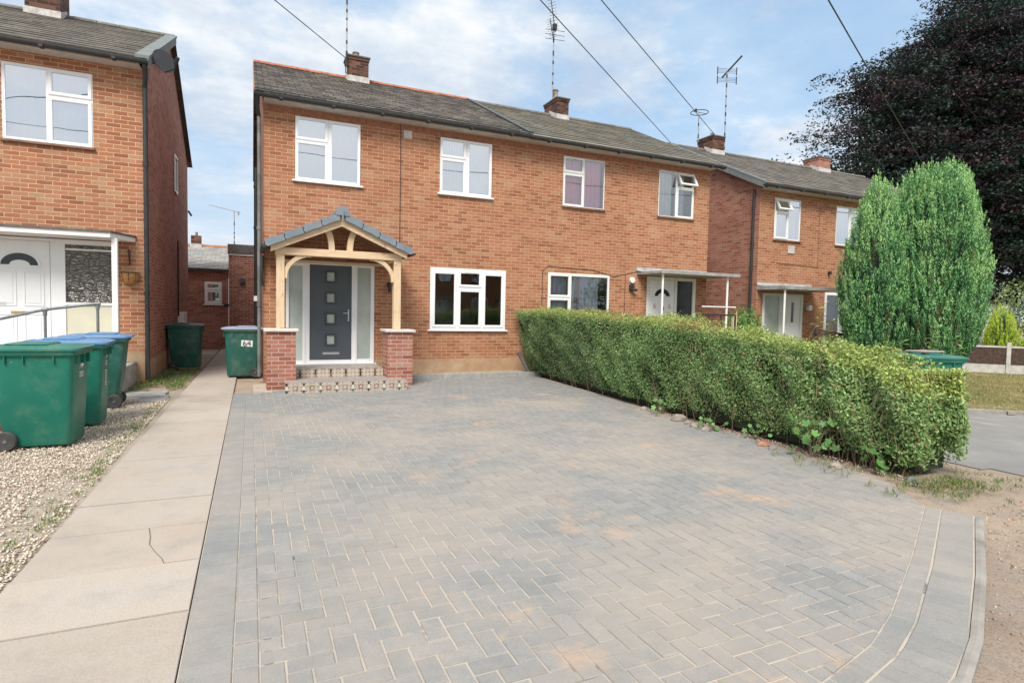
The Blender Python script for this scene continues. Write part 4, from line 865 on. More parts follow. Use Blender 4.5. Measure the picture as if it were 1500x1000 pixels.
MB().bevbox(14.65, 14.92, -.03, -.002, 3.4, 3.64, .01).build('vent_cover', M['fascia_pale'], Dn); MB().box(15.6, 15.8, -.006, -.001, 4.9, 5.02).build('air_brick', M['terracotta'], Dn)
m = MB(); m.tube([(15.95, -.01, 4.9), (15.95, -.01, 3.05), (14.2, -.01, 3.1)], .006, 5); m.build('wall_cable', M['black_metal'], Dn)
m = MB(); m.bevbox(16.42, 16.5, -.1, -.002, 2.85, 2.95, .01); m.build('wall_lamp', M['black_metal'], Dn); m = MB(); m.tube([(15.62, -.1, 1.8), (15.62, -.001, 1.8)], .09, 12); m.build('door_ornament', M['upvc_old'], Dn)
ro, e_, r_ = roof(Dn, 13.3, 19.2, HZ, M['tile_far'], .3, M['ridge_grey'])
m = slope_bar(13.27, 13.40, e_, r_, -.33, 4.08, .0, .05); m.prism_x([(-.33, e_[1]-.16), (4.08, r_[1]-.16), (4.08, r_[1]), (-.33, e_[1]-.02)], 13.27, 13.295); m.build('verge_tiles', bpy.data.materials['grey_verge_tile'], ro)
gutter(Dn, 13.26, 19.2, 5.545+HZ); pipe(Dn, 13.41, .18, -.3, 5.2, .04, collars=(1.4, 3.6))
chimney(Dn, 15.0, 15.54, 3.7, 4.45, 6.8, 7.93, 0, [(15.15, 3.9, .06, .12), (15.33, 4.1, .06, .1)])
Dn2 = thing('brick_house', 'farthest brick house, mostly hidden by the conifers, its chimney against the dark tree', 'house', (22, 0, -.3), 'semi-detached brick houses of the close')
house_shell(Dn2, 19.2, 23.5, -.6, HZ, [(20.2, 21.4, 3.79, 5.0)], M['brick'], M['brick_side'], False, True)
window(Dn2, 20.2, 21.4, 3.79, 5.0, LAY_A, sill='sill_dark', mat=M['upvc_old'], curtain=[(.02, .98, 'cream_curtain')])
ro, e_, r_ = roof(Dn2, 19.2, 23.62, HZ, M['tile_far'], .3, M['ridge_grey']); gutter(Dn2, 19.2, 23.62, 5.545+HZ)
chimney(Dn2, 20.42, 21.08, 3.7, 4.4, 6.8, 7.86, 0, [(20.7, 3.9, .06, .14), (20.9, 4.1, .06, .1)], mat=M['brick_side'])

# ------------------------------------------------------------------ outbuildings at the end of the path
ob = thing('outbuilding', 'brown brick outbuilding with small white window and pale slate roof at end of the path', 'outbuilding', (-1.9, 10.3, 0))
m = MB(); wall_panel(m, -3.6, -.72, -.1, 2.76, [(-1.47, -.93, 1.55, 2.33)], 10.3, 'y', .1); m.build('wall', M['brick_side'], ob)
window(ob, -1.47, -.93, 1.55, 2.33, [(.05, .95, .04, .62, 's'), (.05, .95, .64, .97, 's')], Y=10.3, sill='white', glassm=M['glass'], curtain=[(.02, .98, 'cream_curtain')], fw=.07)
ROOF0 = (10.2, 2.78); m = MB(); n_ = 17
for i in range(n_):
    ya = 10.2+3.6*i/n_; yb = 10.2+3.6*(i+1)/n_; za = 2.78+1.08*i/n_; zb = 2.78+1.08*(i+1)/n_; m.poly([(-3.7, ya, za+.02), (-.66, ya, za+.02), (-.66, yb, zb), (-3.7, yb, zb)]); m.poly([(-3.7, ya, za-.005), (-.66, ya, za-.005), (-.66, ya, za+.02), (-3.7, ya, za+.02)])
m.poly([(-3.7, 13.8, 3.86), (-.66, 13.8, 3.86), (-.66, 17.4, 2.78), (-3.7, 17.4, 2.78)]); ro = m.build('roof', M['slate_pale'], ob, uv='roof')
m = MB(); m.prism_x([(13.8+.12*math.cos(q), 3.84+.09*math.sin(q)) for q in [math.pi*k_/8 for k_ in range(9)]], -3.7, -.66); m.build('ridge_tiles', M['terracotta'], ro)
MB().box(-3.7, -.7, 10.14, 10.2, 2.70, 2.77).build('gutter', M['gutter'], ob)
m = MB(); m.box(-2.15, -1.8, 13.6, 13.95, 3.6, 4.25); c_ = m.build('chimney', M['brick_chim'], ob); MB().tube([(-1.97, 13.8, 4.25), (-1.97, 13.8, 4.4)], .05, 10).build('chimney_pot', M['pot'], c_); MB().box(-2.18, -1.77, 13.56, 13.59, 3.75, 3.92).build('chimney_flashing', M['mortar_white'], c_)
MB().box(-.9, -.7, 10.27, 10.299, 1.47, 1.57).build('vent', M['black_metal'], ob)
e2 = thing('rear_extension', 'red brick flat-roofed extension with dark fascia behind the path, right of the slate-roofed outbuilding', 'extension', (0, 9.5, 0))
MB().box(-.69, 4.5, 9.5, 13, -.1, 3.22).build('wall', M['brick_red'], e2); MB().box(-.72, 4.5, 9.46, 13.03, 3.3, 3.6).build('fascia', M['felt'], e2); MB().box(-.7, 4.5, 9.48, 13.01, 3.22, 3.299).build('wall_trim', M['fascia_pale'], e2)
MB().box(-.36, -.2, 9.4, 9.499, 2.3, 2.45).build('wall_lamp', M['dish'], e2)

# ------------------------------------------------------------------ aerials
def yagi(m, c, d, L, n_, el, r0=.006):
    c = Vector(c); d = Vector(d).normalized(); s_ = d.cross(Vector((0, 0, 1))).normalized(); m.tube([tuple(c-d*L*.2), tuple(c+d*L*.8)], r0*1.6, 5)
    for i in range(n_):
        p = c+d*L*(-.15+.93*i/(n_-1)); m.tube([tuple(p-s_*el), tuple(p+s_*el)], r0*.7, 4)
def aerial(x, y, z0, z1, label, head, rad=.017):
    t_ = thing('television_aerial', label, 'aerial', (x, y, z0), 'television aerials on the chimneys')
    m = MB(); m.tube([(x, y, z0), (x, y, z1)], rad, 8); z = z0+.1
    m.build('mast', M['mast'], t_, smooth=True); m = MB(); rj = random.Random(int(x*7)); z = z0+.2
    while z < z1-.2: h = rj.uniform(.05, .16); m.tube([(x, y, z), (x, y, z+h)], rad+.005, 8); z += h+rj.uniform(.08, .3)
    m.tube([(x+.03, y-.01, z0), (x+.03, y-.01, z0+.06)], .02, 6); m.build('cable_tape', M['black_metal'], t_)
    head(t_); return t_
def head1(t_): m = MB(); yagi(m, (2.34, 3.66, 10.6), (-.8, -.6, .1), 1.4, 12, .13); m.build('antenna', M['mast'], t_)
a1 = aerial(2.335, 3.66, 7.75, 10.7, 'very thin tall mast strapped to the chimney over the timber porch', head1)
m = MB()
for z_ in (7.95, 8.2): m.tube([(2.335, 3.66, z_), (2.42, 3.72, z_)], .018, 6)
m.tube([(2.335, 3.66, 7.9), (2.335, 3.66, 8.3)], .03, 6); m.build('bracket', M['black_metal'], a1)
def head2(t_):
    m = MB(); yagi(m, (8.6, 3.8, 10.45), (-.32, -.2, 1.0), 1.25, 15, .14, .008); yagi(m, (8.55, 3.8, 10.1), (-.35, -.2, 1.0), .55, 9, .14, .008)
    for dz in (-.16, -.02, .12): m.tube([(8.32, 3.85, 10.12+dz), (8.95, 3.75, 10.12+dz)], .008, 5)
    m.box(8.56, 8.68, 3.75, 3.85, 10.25, 10.42); m.build('antenna', M['black_metal'], t_)
aerial(8.62, 3.85, 8.40, 10.3, 'tall mast with a steep comb aerial on the chimney with lichened roof below', head2, .02)
def head3(t_):
    m = MB(); yagi(m, (15.6, 3.8, 10.2), (.55, -.5, .8), .95, 10, .07, .02)
    for dz in (-.16, .16):
        for q in range(4): m.tube([(15.3, 3.9, 10.12+dz+.05*q-.07), (15.95, 3.65, 10.12+dz+.05*q-.07)], .006, 4)
        for x_, y_ in ((15.3, 3.9), (15.95, 3.65)): m.tube([(x_, y_, 10.12+dz-.14), (x_, y_, 10.12+dz+.14)], .018, 5)
    m.build('antenna', M['black_metal'], t_)
aerial(15.6, 3.75, 7.3, 10.25, 'tallest mast with a grid panel aerial, right of the chimney beyond the gap', head3, .02)
def head4(t_):
    m = MB(); m.tube([(14.45+.3*math.cos(q), 3.8+.3*math.sin(q), 8.64) for q in [2*math.pi*k_/24 for k_ in range(25)]], .014, 6); m.tube([(14.12, 3.8, 8.64), (14.78, 3.8, 8.64)], .01, 5); m.tube([(14.2, 3.7, 8.6), (14.2, 3.7, 8.7)], .04, 6); m.build('antenna', M['black_metal'], t_)
a4 = aerial(14.43, 3.8, 7.3, 8.66, 'short mast with a flat ring aerial, left of the chimney beyond the gap', head4)
def head5(t_): m = MB(); yagi(m, (20.95, 3.66, 8.7), (-.8, -.5, .1), .8, 8, .1); m.build('antenna', M['mast'], t_)
aerial(20.95, 3.66, 7.8, 8.75, 'small thin mast on the far chimney in front of the dark tree', head5, .012)
def head6(t_): m = MB(); yagi(m, (-.62, 14.5, 5.45), (-1, .1, .2), 1.2, 9, .12, .007); m.box(-.5, -.44, 14.45, 14.55, 5.3, 5.45); m.build('antenna', M['mast'], t_)
aerial(-.63, 14.5, 2.6, 5.45, 'distant thin mast seen over the flat-roofed extension in the gap', head6, .016)

# overhead cables fan out from one pole behind the camera
PL = Vector((-12.1, -14.8, 8.0))
for (p, lab) in (((2.36, 3.7, 8.12), 'overhead cable running down to the chimney above the timber porch'), ((13.4, 4.0, 7.50), 'overhead cable crossing the comb aerial, ending at the gable beyond the gap'), ((15.1, 3.72, 7.95), 'overhead cable running down to the chimney with two masts beyond the gap'), ((22.9, -.05, 4.92), 'overhead cable passing in front of the dark purple tree')):
    p = Vector(p); pts = []
    for i in range(25): f = i/24; q = PL.lerp(p, f); q.z -= .12*4*f*(1-f)*.0; pts.append(tuple(q))
    o = MB().tube(pts, .011, 5).build('overhead_cable', M['black_metal']); tag(o, lab, 'cable', 'overhead cables')

# ------------------------------------------------------------------ wheelie bins
def rrect(cx, hw, hd, r0, z, xo=0):
    pts = []
    for (sx, sy, a0) in ((1, -1, -90), (1, 1, 0), (-1, 1, 90), (-1, -1, 180)):
        for k_ in range(4): q = R(a0+30*k_); pts.append((xo+sx*(hd-r0)+r0*math.cos(q), sy*(hw-r0)+r0*math.sin(q), z))
    return pts
def wheelie(label, loc, rot, bm_, lm_, cat='wheeled bin'):
    t_ = thing('wheeled_bin', label, cat, (0, 0, 0), 'wheeled refuse bins')
    m = MB(); m.loft([rrect(0, .225, .27, .05, .035, .04), rrect(0, .235, .285, .055, .06, .035), rrect(0, .262, .33, .055, .55, .012), rrect(0, .285, .355, .05, .955, .0)]); 
    for y_ in (-.18, 0, .18):
        for s_ in (1,): m.box(.33, .385, y_-.006, y_+.006, .86, .955)
    for x_ in (-.2, -.05, .2):
        for s_ in (-1, 1): m.box(x_-.005, x_+.005, s_*.27, s_*.305, .88, .955)
    m.loft([rrect(0, .305, .375, .04, .955), rrect(0, .312, .385, .04, .965), rrect(0, .312, .385, .04, 1.0), rrect(0, .29, .36, .04, 1.002)])
    m.build('body', bm_, t_, smooth=True)
    m = MB(); m.loft([rrect(0, .322, .40, .05, 1.003, .01), rrect(0, .326, .405, .05, 1.012, .01), rrect(0, .324, .402, .05, 1.03, .01), rrect(0, .29, .365, .06, 1.047, 0), rrect(0, .17, .25, .08, 1.062, -.02)]); m.bevbox(-.24, .12, -.2, .2, 1.055, 1.078, .01)
    for z_ in (1.008, 1.028): m.box(.36, .43, -.2, .2, z_, z_+.008)
    l = m.build('lid', lm_, t_, smooth=True); m = MB(); m.tube([(-.395, -.25, 1.03), (-.42, -.25, 1.03), (-.42, .25, 1.03), (-.395, .25, 1.03)], .016, 8); m.build('handle_bar', lm_, t_, smooth=True)
    for s_ in (-1, 1):
        m = MB(); cx, cz = -.215, .1; prof = [(.055, .235), (.088, .232), (.1, .245), (.1, .275), (.088, .288), (.06, .284)]
        m.loft([[(cx+r0*math.cos(q), s_*y_, cz+r0*math.sin(q)) for q in [2*math.pi*k_/24 for k_ in range(24)]] for r0, y_ in prof]); w_ = m.build('wheel', M['tyre'], t_, smooth=True); orient(w_)
        m = MB(); m.loft([[(cx+r0*math.cos(q), s_*y_, cz+r0*math.sin(q)) for q in [2*math.pi*k_/20 for k_ in range(20)]] for r0, y_ in ((.062, .2), (.062, .274), (.045, .268), (.02, .28), (.015, .29))])
        for k_ in range(5): q = 2*math.pi*k_/5; m.tube([(cx+.02*math.cos(q), s_*.277, cz+.02*math.sin(q)), (cx+.06*math.cos(q), s_*.277, cz+.06*math.sin(q))], .006, 5)
        m.build('hub', M['hub'], w_)
    MB().tube([(-.215, -.23, .1), (-.215, .23, .1)], .012, 8).build('axle', M['steel'], t_)
    return t_
def finish(t_, loc, rot): t_.location = loc; t_.rotation_euler = (0, 0, R(rot)); return t_
def frontx(z): return .32+(.342-.32)*(z-.06)/.49 if z < .55 else .342+.013*(z-.55)/.405
def logo(t_, z=.80, extra=False):
    m = MB(); x = lambda z_: frontx(z_)+.0035
    def q4(a): m.poly([(x(z_), y_, z_) for y_, z_ in a])
    q4([(-.07, z-.01), (-.045, z+.01), (.0, z+.06), (-.02, z+.055)]); q4([(-.02, z+.02), (.0, z+.06), (.03, z+.09), (.005, z+.03)]); q4([(.01, z+.0), (.03, z+.09), (.075, z+.03), (.055, z+.02)])
    for i, (a, b) in enumerate(((-.06, .08), (-.05, .07), (-.055, .075))): zz = z-.04-.022*i; q4([(a, zz), (b, zz), (b, zz+.009), (a, zz+.009)])
    if extra:
        for i in range(6): zz = z-.16-.035*i; q4([(-.05+.01*(i % 2), zz), (.05, zz), (.05, zz+.016), (-.05+.01*(i % 2), zz+.016)])
    m.build('logo', M['decal'], t_)
b1 = wheelie('green bin with green lid, nearest the camera at the left edge', 0, 0, M['bin_green'], M['lid_green']); logo(b1); finish(b1, (-2.01, -5.1, -.01), -3)
m = MB()   # scuffed pale stripes on the nearest bin's front
for za, zb in ((.2, .27), (.3, .40)): m.poly([(frontx(za)+.003, -.14, za-.02), (frontx(za)+.003, .12, za+.05), (frontx(zb)+.003, .12, zb+.07), (frontx(zb)+.003, -.12, zb-.05)])
o = m.build('worn_sticker', plain('worn_sticker', (.3, .33, .29), .6, .4, 14), b1)
b2 = wheelie('green bin with blue lid, middle of the three by the gravel', 0, 0, M['bin_green'], M['lid_blue']); logo(b2, .82, True); finish(b2, (-2.0, -4.0, -.01), 2)
b3 = wheelie('green bin with blue lid and wheel toward the path, rear of the three', 0, 0, M['bin_dark'], M['lid_blue']); finish(b3, (-2.02, -2.55, -.01), 184)
b4 = wheelie('dark green bin with dark green lid against the left gable wall', 0, 0, M['bin_dark'], M['lid_dark']); finish(b4, (-1.42, 3.05, 0), 0)
b5 = wheelie('dark green bin with faded blue lid and a white 64 sticker', 0, 0, M['bin_dark'], M['lid_pale']); 
# the sticker sits on the near side (local +y after turning round)
yy = lambda z: .235+.027*(z-.06)/.49 if z < .55 else .262+.023*(z-.55)/.405
sk = MB(); sk.poly([(.05, yy(.66)+.004, .66), (-.17, yy(.69)+.004, .645), (-.175, yy(.79)+.004, .775), (.045, yy(.8)+.004, .79)]); s_ = sk.build('number_sticker', M['decal'], b5)
text_obj('figures', '64', .165, M['ink'], s_, (-.062, yy(.72)+.009, .717), (R(90-3), R(0), R(180)), .001)
finish(b5, (-.14, 1.0, 0), 180)
b6 = wheelie('green bin with grey scraps on its lid, behind the near end of the hedge', 0, 0, M['bin_green'], M['lid_green']); c6 = at(1354, 516, 8.2); finish(b6, (c6[0], c6[1], -.04), -24)
o = MB().bevbox(c6[0]-.25, c6[0]+.22, c6[1]-.15, c6[1]+.12, 1.041, 1.066, .01).build('cardboard_scrap', plain('wet_cardboard', (.32, .26, .24), .9, .2, 8)); tag(o, 'flat grey-brown scrap lying on the bin lid behind the hedge', 'scrap')

# ------------------------------------------------------------------ hedge
HG = thing('privet_hedge', 'long clipped green privet hedge along the right side of the paved drive', 'hedge', (6.4, -4.6, 0))
def hx0(y): return 5.62+(y+9.3)*.0          # face towards the drive
def hx1(y): return hx0(y)+.78+.35*np.clip((np.asarray(y)+8)/8, 0, 1)
def htop(y):
    return np.interp(y, [-9.7, -9.3, -8.8, -8.0, -6.4, -3.9, 0], [.70, .86, 1.03, 1.19, 1.35, 1.47, 1.57])
def hpts(n_face, n_top, n_end, n_back):
    P, N = [], []
    y = rng.uniform(-9.35, -.1, n_face); z = rng.random(n_face)**.9*1.0; zt = htop(y); zz = .1+z*(zt-.1); x = hx0(y); bulge = .12*np.sin(np.clip(zz/zt, 0, 1)*math.pi*.9)
    P.append(np.stack([x-bulge+.1+(.06+.42*np.clip((y+5.6)/5.4, 0, 1))*np.clip(1-zz/zt, 0, 1)**1.1, y, zz], 1)); N.append(np.tile([-1, 0, .15], (n_face, 1)))
    y = rng.uniform(-9.35, -.1, n_top); x = hx0(y)+rng.random(n_top)*(hx1(y)-hx0(y)); P.append(np.stack([x, y, htop(y)], 1)); N.append(np.tile([0, 0, 1.], (n_top, 1)))
    u_ = rng.random(n_end); zz = .1+rng.random(n_end)*(1.0-.1); bl = .25*np.sin(zz/1.0*math.pi); P.append(np.stack([hx0(-9.3)+u_*.78, -9.22-bl*.7*np.sin(u_*math.pi)**.5, zz], 1)); N.append(np.tile([0, -1, .15], (n_end, 1)))
    y = rng.uniform(-9.35, -.1, n_back); zz = .1+rng.random(n_back)*(htop(y)-.1); P.append(np.stack([hx1(y), y, zz], 1)); N.append(np.tile([1., 0, .15], (n_back, 1)))
    return np.concatenate(P), np.concatenate(N)
P, N = hpts(104000, 46000, 19000, 12000)
n = len(P); P = P+rng.normal(0, .012, (n, 3)); big = (vnoise(P, 2.3, 1)-.5)*.2+(vnoise(P, 6, 2)-.5)*.2*(1+.8*(P[:, 1] < -7)); dep = rng.random(n)**1.5*.2; shoot = rng.random(n) < .012; big = big+shoot*rng.random(n)*.1
P = P+N*(big-dep)[:, None]; P[:, 2] = np.maximum(P[:, 2], .03+rng.random(n)*.06)
thin = (P[:, 2] < .02+(.12+.16*(P[:, 1] < -8.2))*vnoise(P, 3, 5)+.05*(P[:, 1] < -6)) & (N[:, 2] < .5) & (rng.random(n) < .8); P, N = P[~thin], N[~thin]; n = len(P)
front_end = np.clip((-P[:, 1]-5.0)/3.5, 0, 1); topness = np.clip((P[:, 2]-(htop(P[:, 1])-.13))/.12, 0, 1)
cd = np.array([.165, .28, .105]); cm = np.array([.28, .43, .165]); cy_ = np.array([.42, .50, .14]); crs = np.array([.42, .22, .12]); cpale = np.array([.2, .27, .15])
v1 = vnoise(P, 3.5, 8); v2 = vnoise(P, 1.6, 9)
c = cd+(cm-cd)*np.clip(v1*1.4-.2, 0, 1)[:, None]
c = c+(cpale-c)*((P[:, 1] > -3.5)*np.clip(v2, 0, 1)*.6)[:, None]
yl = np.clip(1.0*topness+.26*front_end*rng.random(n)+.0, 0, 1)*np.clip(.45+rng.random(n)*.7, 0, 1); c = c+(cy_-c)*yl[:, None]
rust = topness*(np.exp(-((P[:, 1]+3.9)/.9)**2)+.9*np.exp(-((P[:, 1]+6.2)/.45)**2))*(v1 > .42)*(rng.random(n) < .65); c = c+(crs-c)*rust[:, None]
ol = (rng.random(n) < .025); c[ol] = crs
T = rng.normal(size=(n, 3)); T[:, 2] += .5; Nn = N+rng.normal(0, .55, (n, 3)); Lf = rng.uniform(.022, .040, n)*(1+.25*(P[:, 1] < -8))
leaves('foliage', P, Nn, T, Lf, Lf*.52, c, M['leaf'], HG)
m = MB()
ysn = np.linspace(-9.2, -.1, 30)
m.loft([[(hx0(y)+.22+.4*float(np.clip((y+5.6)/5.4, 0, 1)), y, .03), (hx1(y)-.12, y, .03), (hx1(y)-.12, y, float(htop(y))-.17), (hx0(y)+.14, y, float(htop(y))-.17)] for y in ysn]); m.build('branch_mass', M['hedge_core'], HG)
m = MB(); rj = random.Random(8)
for i in range(240):
    y = rj.uniform(-9.15, -.3) if i < 130 else rj.uniform(-9.15, -8.0); x = float(hx0(y))+rj.uniform(.08, .6)+.4*max(0, (y+5.6)/5.4); px_, py_ = x+rj.uniform(-.2, .12), y+rj.uniform(-.2, .2)
    m.tube([(x, y, -.02), ((x+px_)/2+rj.uniform(-.03, .03), (y+py_)/2, .2), (px_, py_, rj.uniform(.4, .62))], [rj.uniform(.005, .009), .005, .003], 5, False)
m.build('stems', M['twig'], HG)
# pale twigs poking through the near end
m = MB()
for i in range(170):
    y = rj.uniform(-9.5, -6.2); z = rj.uniform(.15, 1.0); x = float(hx0(y))-rj.uniform(-.02, .12); d = Vector((rj.uniform(-.4, .2), rj.uniform(-.6, .6), rj.uniform(.3, 1))).normalized()*rj.uniform(.08, .2)
    m.tube([(x, y, z), (x+d.x, y+d.y, z+d.z)], .0017, 4, False)
m.build('twigs', plain('pale_twig', (.32, .22, .14), .9, .2, 20), HG)

# broad-leaved plants at the hedge foot
def palmate(P, size, col, name, parent=None, up_=.6):
    """lobed leaves: five pointed lobes fanned round each point"""
    V, F_, C_ = [], [], []
    for i, p in enumerate(P):
        nrm = unit(np.array([[rng.normal(0, .45)-.5, rng.normal(0, .45)-.35, up_]]))[0]; a = unit(np.cross(nrm, rng.normal(size=3))[None])[0]; b = np.cross(nrm, a); s_ = size[i]; k0 = len(V); V.append(p)
        nn = 20
        for k_ in range(nn):
            q = 2*math.pi*k_/nn; lob = .62+.38*abs(math.cos(q*2.5)); V.append(p+(a*math.cos(q)+b*math.sin(q))*s_*lob+nrm*s_*.12*math.cos(5*q))
        for k_ in range(nn): F_.append((k0, k0+1+k_, k0+1+(k_+1) % nn)); C_.append(col[i])
    return fast_mesh(name, np.array(V), np.array(F_), M['leaf'], parent, np.array(C_))
def weed_plant(x, y, n_, r0, h, size, label, col=(.10, .22, .06)):
    z0 = float(gz(x)); t_ = thing('mallow_plant', label, 'plant', (x, y, z0), 'leafy plants at the hedge foot')
    P = np.stack([x+rng.normal(0, r0, n_), y+rng.normal(0, r0, n_), z0+.03+rng.random(n_)*h], 1); cols = np.array(col)*rng.uniform(.8, 1.5, (n_, 1)); palmate(P, rng.uniform(.5, 1, n_)*size, cols, 'foliage', t_)
    m = MB()
    for p in P[:min(n_, 18)]: m.tube([(x, y, z0-.01), ((x+p[0])/2, (y+p[1])/2, p[2]*.6), tuple(p)], .003, 4, False)
    m.build('stems', M['twig'], t_); return t_
weed_plant(5.5, -8.35, 24, .12, .42, .062, 'large lobed-leaf green plant growing out of the near part of the hedge')
weed_plant(5.52, -6.9, 16, .11, .14, .038, 'low leafy plant at the middle of the hedge foot')
weed_plant(5.62, -7.45, 14, .1, .15, .04, 'low leafy plant between the stones and the large lobed plant')
weed_plant(5.72, -5.6, 14, .1, .22, .05, 'small leafy plant near a grey stone at the hedge foot')
weed_plant(5.62, -8.95, 10, .1, .2, .07, 'drooping broad-leaf plant at the very end of the hedge')
def tufts(name, pts, h, label, cat, cols, spread=.02, per=14, w0=.004):
    P = np.repeat(np.array(pts, float), per, 0); n_ = len(P); P[:, :2] += rng.normal(0, spread, (n_, 2)); d = rng.normal(0, .45, (n_, 3)); d[:, 2] = 1; d = unit(d); L_ = rng.uniform(.5, 1, n_)*h
    C_ = np.array(cols)[rng.integers(0, len(cols), n_)]*rng.uniform(.8, 1.2, (n_, 1))
    o = leaves(name, P+d*L_[:, None]*.5, rng.normal(size=(n_, 3)), d, L_, w0, C_, M['leaf'], None, .1); o['kind'] = 'stuff'; return tag(o, label, cat)
GR = [(.12, .22, .05), (.2, .26, .08), (.08, .16, .04), (.3, .27, .12)]
# weeds and grass by the left gable, path edge, hedge end
pts = [(-1.78+abs(rng.normal(0, .22)), y, 0) for y in rng.uniform(-.5, 2.4, 170)]+[(-1.25+rng.normal(0, .06), y, 0) for y in rng.uniform(-.9, 2.6, 130)]+[(-1.9+rng.normal(0, .1), rng.uniform(-1.2, .1), 0) for _ in range(40)]
tufts('grass', pts, .1, 'grass and weeds growing along the path beside the left gable', 'grass', GR, .03, 16, .008)
pts = [(-1.22-abs(rng.normal(0, .09)), y, -.01) for y in rng.uniform(-9.6, -2.5, 120)]+[(-1.3-abs(rng.normal(0, .45)), y, -.01) for y in rng.uniform(-9.6, -4, 40)]
tufts('grass', pts, .045, 'small weeds scattered in the gravel beside the path', 'grass', GR, .025, 12, .007)
pts = [(5.75+rng.normal(0, .3), -9.55+rng.normal(0, .15), 0) for _ in range(110)]+[(5.2+rng.normal(0, .12), -8.55+rng.normal(0, .2), 0) for _ in range(14)]
pts = [(x, y, float(gz(x))) for x, y, _ in pts]
tufts('grass', pts, .085, 'straggly grass at the near end of the hedge', 'grass', GR+[(.34, .28, .16)], .03, 16, .006)
pts = [(x, y, -.33) for x, y in zip(rng.uniform(9, 27, 3600), rng.uniform(-9, -.6, 3600)) if y > -5.2-.75*(x-12.6)]
tufts('grass', pts, .07, 'dry patchy grass of the lawn beyond the hedge', 'grass', [(.36, .29, .13), (.2, .24, .07), (.42, .34, .18)], .12, 10, .012)
# rubble at the hedge foot
def rock(x, y, s_, mat, label, z=0, group='loose stones at the hedge foot'):
    r_ = random.Random(int(x*991+y*77)); m = MB(); rg = []
    for k_, (f_, zz) in enumerate(((.75, -.3), (1, .1), (.9, .45), (.45, .75))): rg.append([(x+s_*f_*math.cos(q)*r_.uniform(.8, 1.2), y+s_*.8*f_*math.sin(q)*r_.uniform(.8, 1.2), z+s_*zz*r_.uniform(.85, 1.15)) for q in [2*math.pi*j/8 for j in range(8)]])
    m.loft(rg); o = m.build('stone', mat); return tag(o, label, 'stone', group)
rk = [(5.55, -6.15, .12, 'sandstone', 'large grey-brown stone standing against the hedge foot'), (5.48, -6.4, .055, 'sandstone', 'pale pebble beside the large stone'), (5.42, -6.62, .07, 'sandstone', 'flat grey stone at the drive edge'), (5.4, -6.85, .065, 'sandstone', 'buff stone right of the flat grey stone'), (5.42, -7.75, .075, 'rubble_red', 'pinkish broken brick by the low leafy plant'), (5.36, -7.95, .06, 'sandstone', 'white stone beside the pink broken brick'), (5.32, -8.75, .07, 'sandstone', 'pale stone at the hedge end among grass'), (5.64, -5.2, .06, 'sandstone', 'small white stone far along the hedge foot'), (5.55, -9.35, .07, 'gutter_grey', 'dark flat slab piece in the grass at hedge end')]
for x_, y_, s_, mt, lb in rk: rock(x_, y_, s_, M[mt], lb)
# soil crumbs and leaf litter
n = 4700; y = np.concatenate([rng.uniform(-9.6, -5, 1100), rng.uniform(-.36, -.02, 400), -10.0-rng.random(3200)**1.5*3.2]); xd = 3.2+rng.random(n)*5.2; x = np.where(np.arange(n) < 1100, 5.55+(y+9.3)*.04-np.abs(rng.normal(0, .13, n))+.1, rng.uniform(3, 6.3, n)); x = np.where(np.arange(n) >= 1500, xd, x); okk = (np.arange(n) < 1500) | (y < -11.35+.52*(x-2.55)-.1); x, y = x[okk], y[okk]; n = len(x); V = base[None]*rng.uniform(.003, .012, n)[:, None, None]*rng.uniform(.6, 1.4, (n, 6, 3))
V = V+np.stack([x, y, np.where(np.arange(n) < 1100, .004, np.where(np.arange(n) < 1500, .085, gz(x)-.033))], -1)[:, None]; pal = np.array([(.34, .25, .18), (.42, .34, .26), (.24, .18, .13), (.46, .4, .33), (.36, .2, .12)])
o = fast_mesh('soil_crumbs', V.reshape(-1, 3), (fa[None]+np.arange(n)[:, None, None]*6).reshape(-1, 3), M['stone'], col=np.repeat(pal[rng.integers(0, 5, n)], 8, 0)); o['kind'] = 'stuff'; tag(o, 'crumbs of soil and rubble at the edges of the drive', 'soil')
o = MB().bevbox(5.93, 6.0, -.34, -.28, .06, .62, .004).xf(Matrix.Translation((5.95, -.3, .1)) @ Matrix.Rotation(R(-30), 4, 'Y') @ Matrix.Translation((-5.95, .3, -.1))).build('loose_pipe', M['gutter_grey']); tag(o, 'short grey offcut leaning by the wall at the far end of the hedge', 'pipe')

# ------------------------------------------------------------------ bush, stakes and low railings behind the hedge
def bush(name, label, cat, c0, rad, n_, leafL, cols, group=None, mat='leaf', trunk=True):
    t_ = thing(name, label, cat, (c0[0], c0[1], c0[2]), group); d = unit(rng.normal(size=(n_, 3))); r_ = rng.random(n_)**.35; P = d*r_[:, None]*np.array(rad)*(.82+.36*vnoise(d*2, 2.5, int(c0[0]*3)))[:, None]+np.array(c0)+np.array([0, 0, rad[2]])
    cols = np.array(cols); C_ = cols[rng.integers(0, len(cols), n_)]*(.7+.6*vnoise(P, 4, 3))[:, None]; L_ = rng.uniform(.7, 1.2, n_)*leafL
    leaves('foliage', P, d+rng.normal(0, .6, (n_, 3)), rng.normal(size=(n_, 3)), L_, L_*.5, C_, M[mat], t_)
    m = MB()
    for i in range(5): q = i*1.3; m.tube([(c0[0], c0[1], c0[2]-.02), (c0[0]+math.cos(q)*rad[0]*.3, c0[1]+math.sin(q)*rad[1]*.3, c0[2]+rad[2]*1.0)], [.02, .008], 5, False)
    m.build('stems', M['twig'], t_); return t_
bush('shrub', 'bushy green shrub beside the gap between the two pairs of houses', 'shrub', (12.35, -.62, -.33), (.75, .5, 1.08), 6500, .065, [(.12, .27, .07), (.18, .36, .1)])
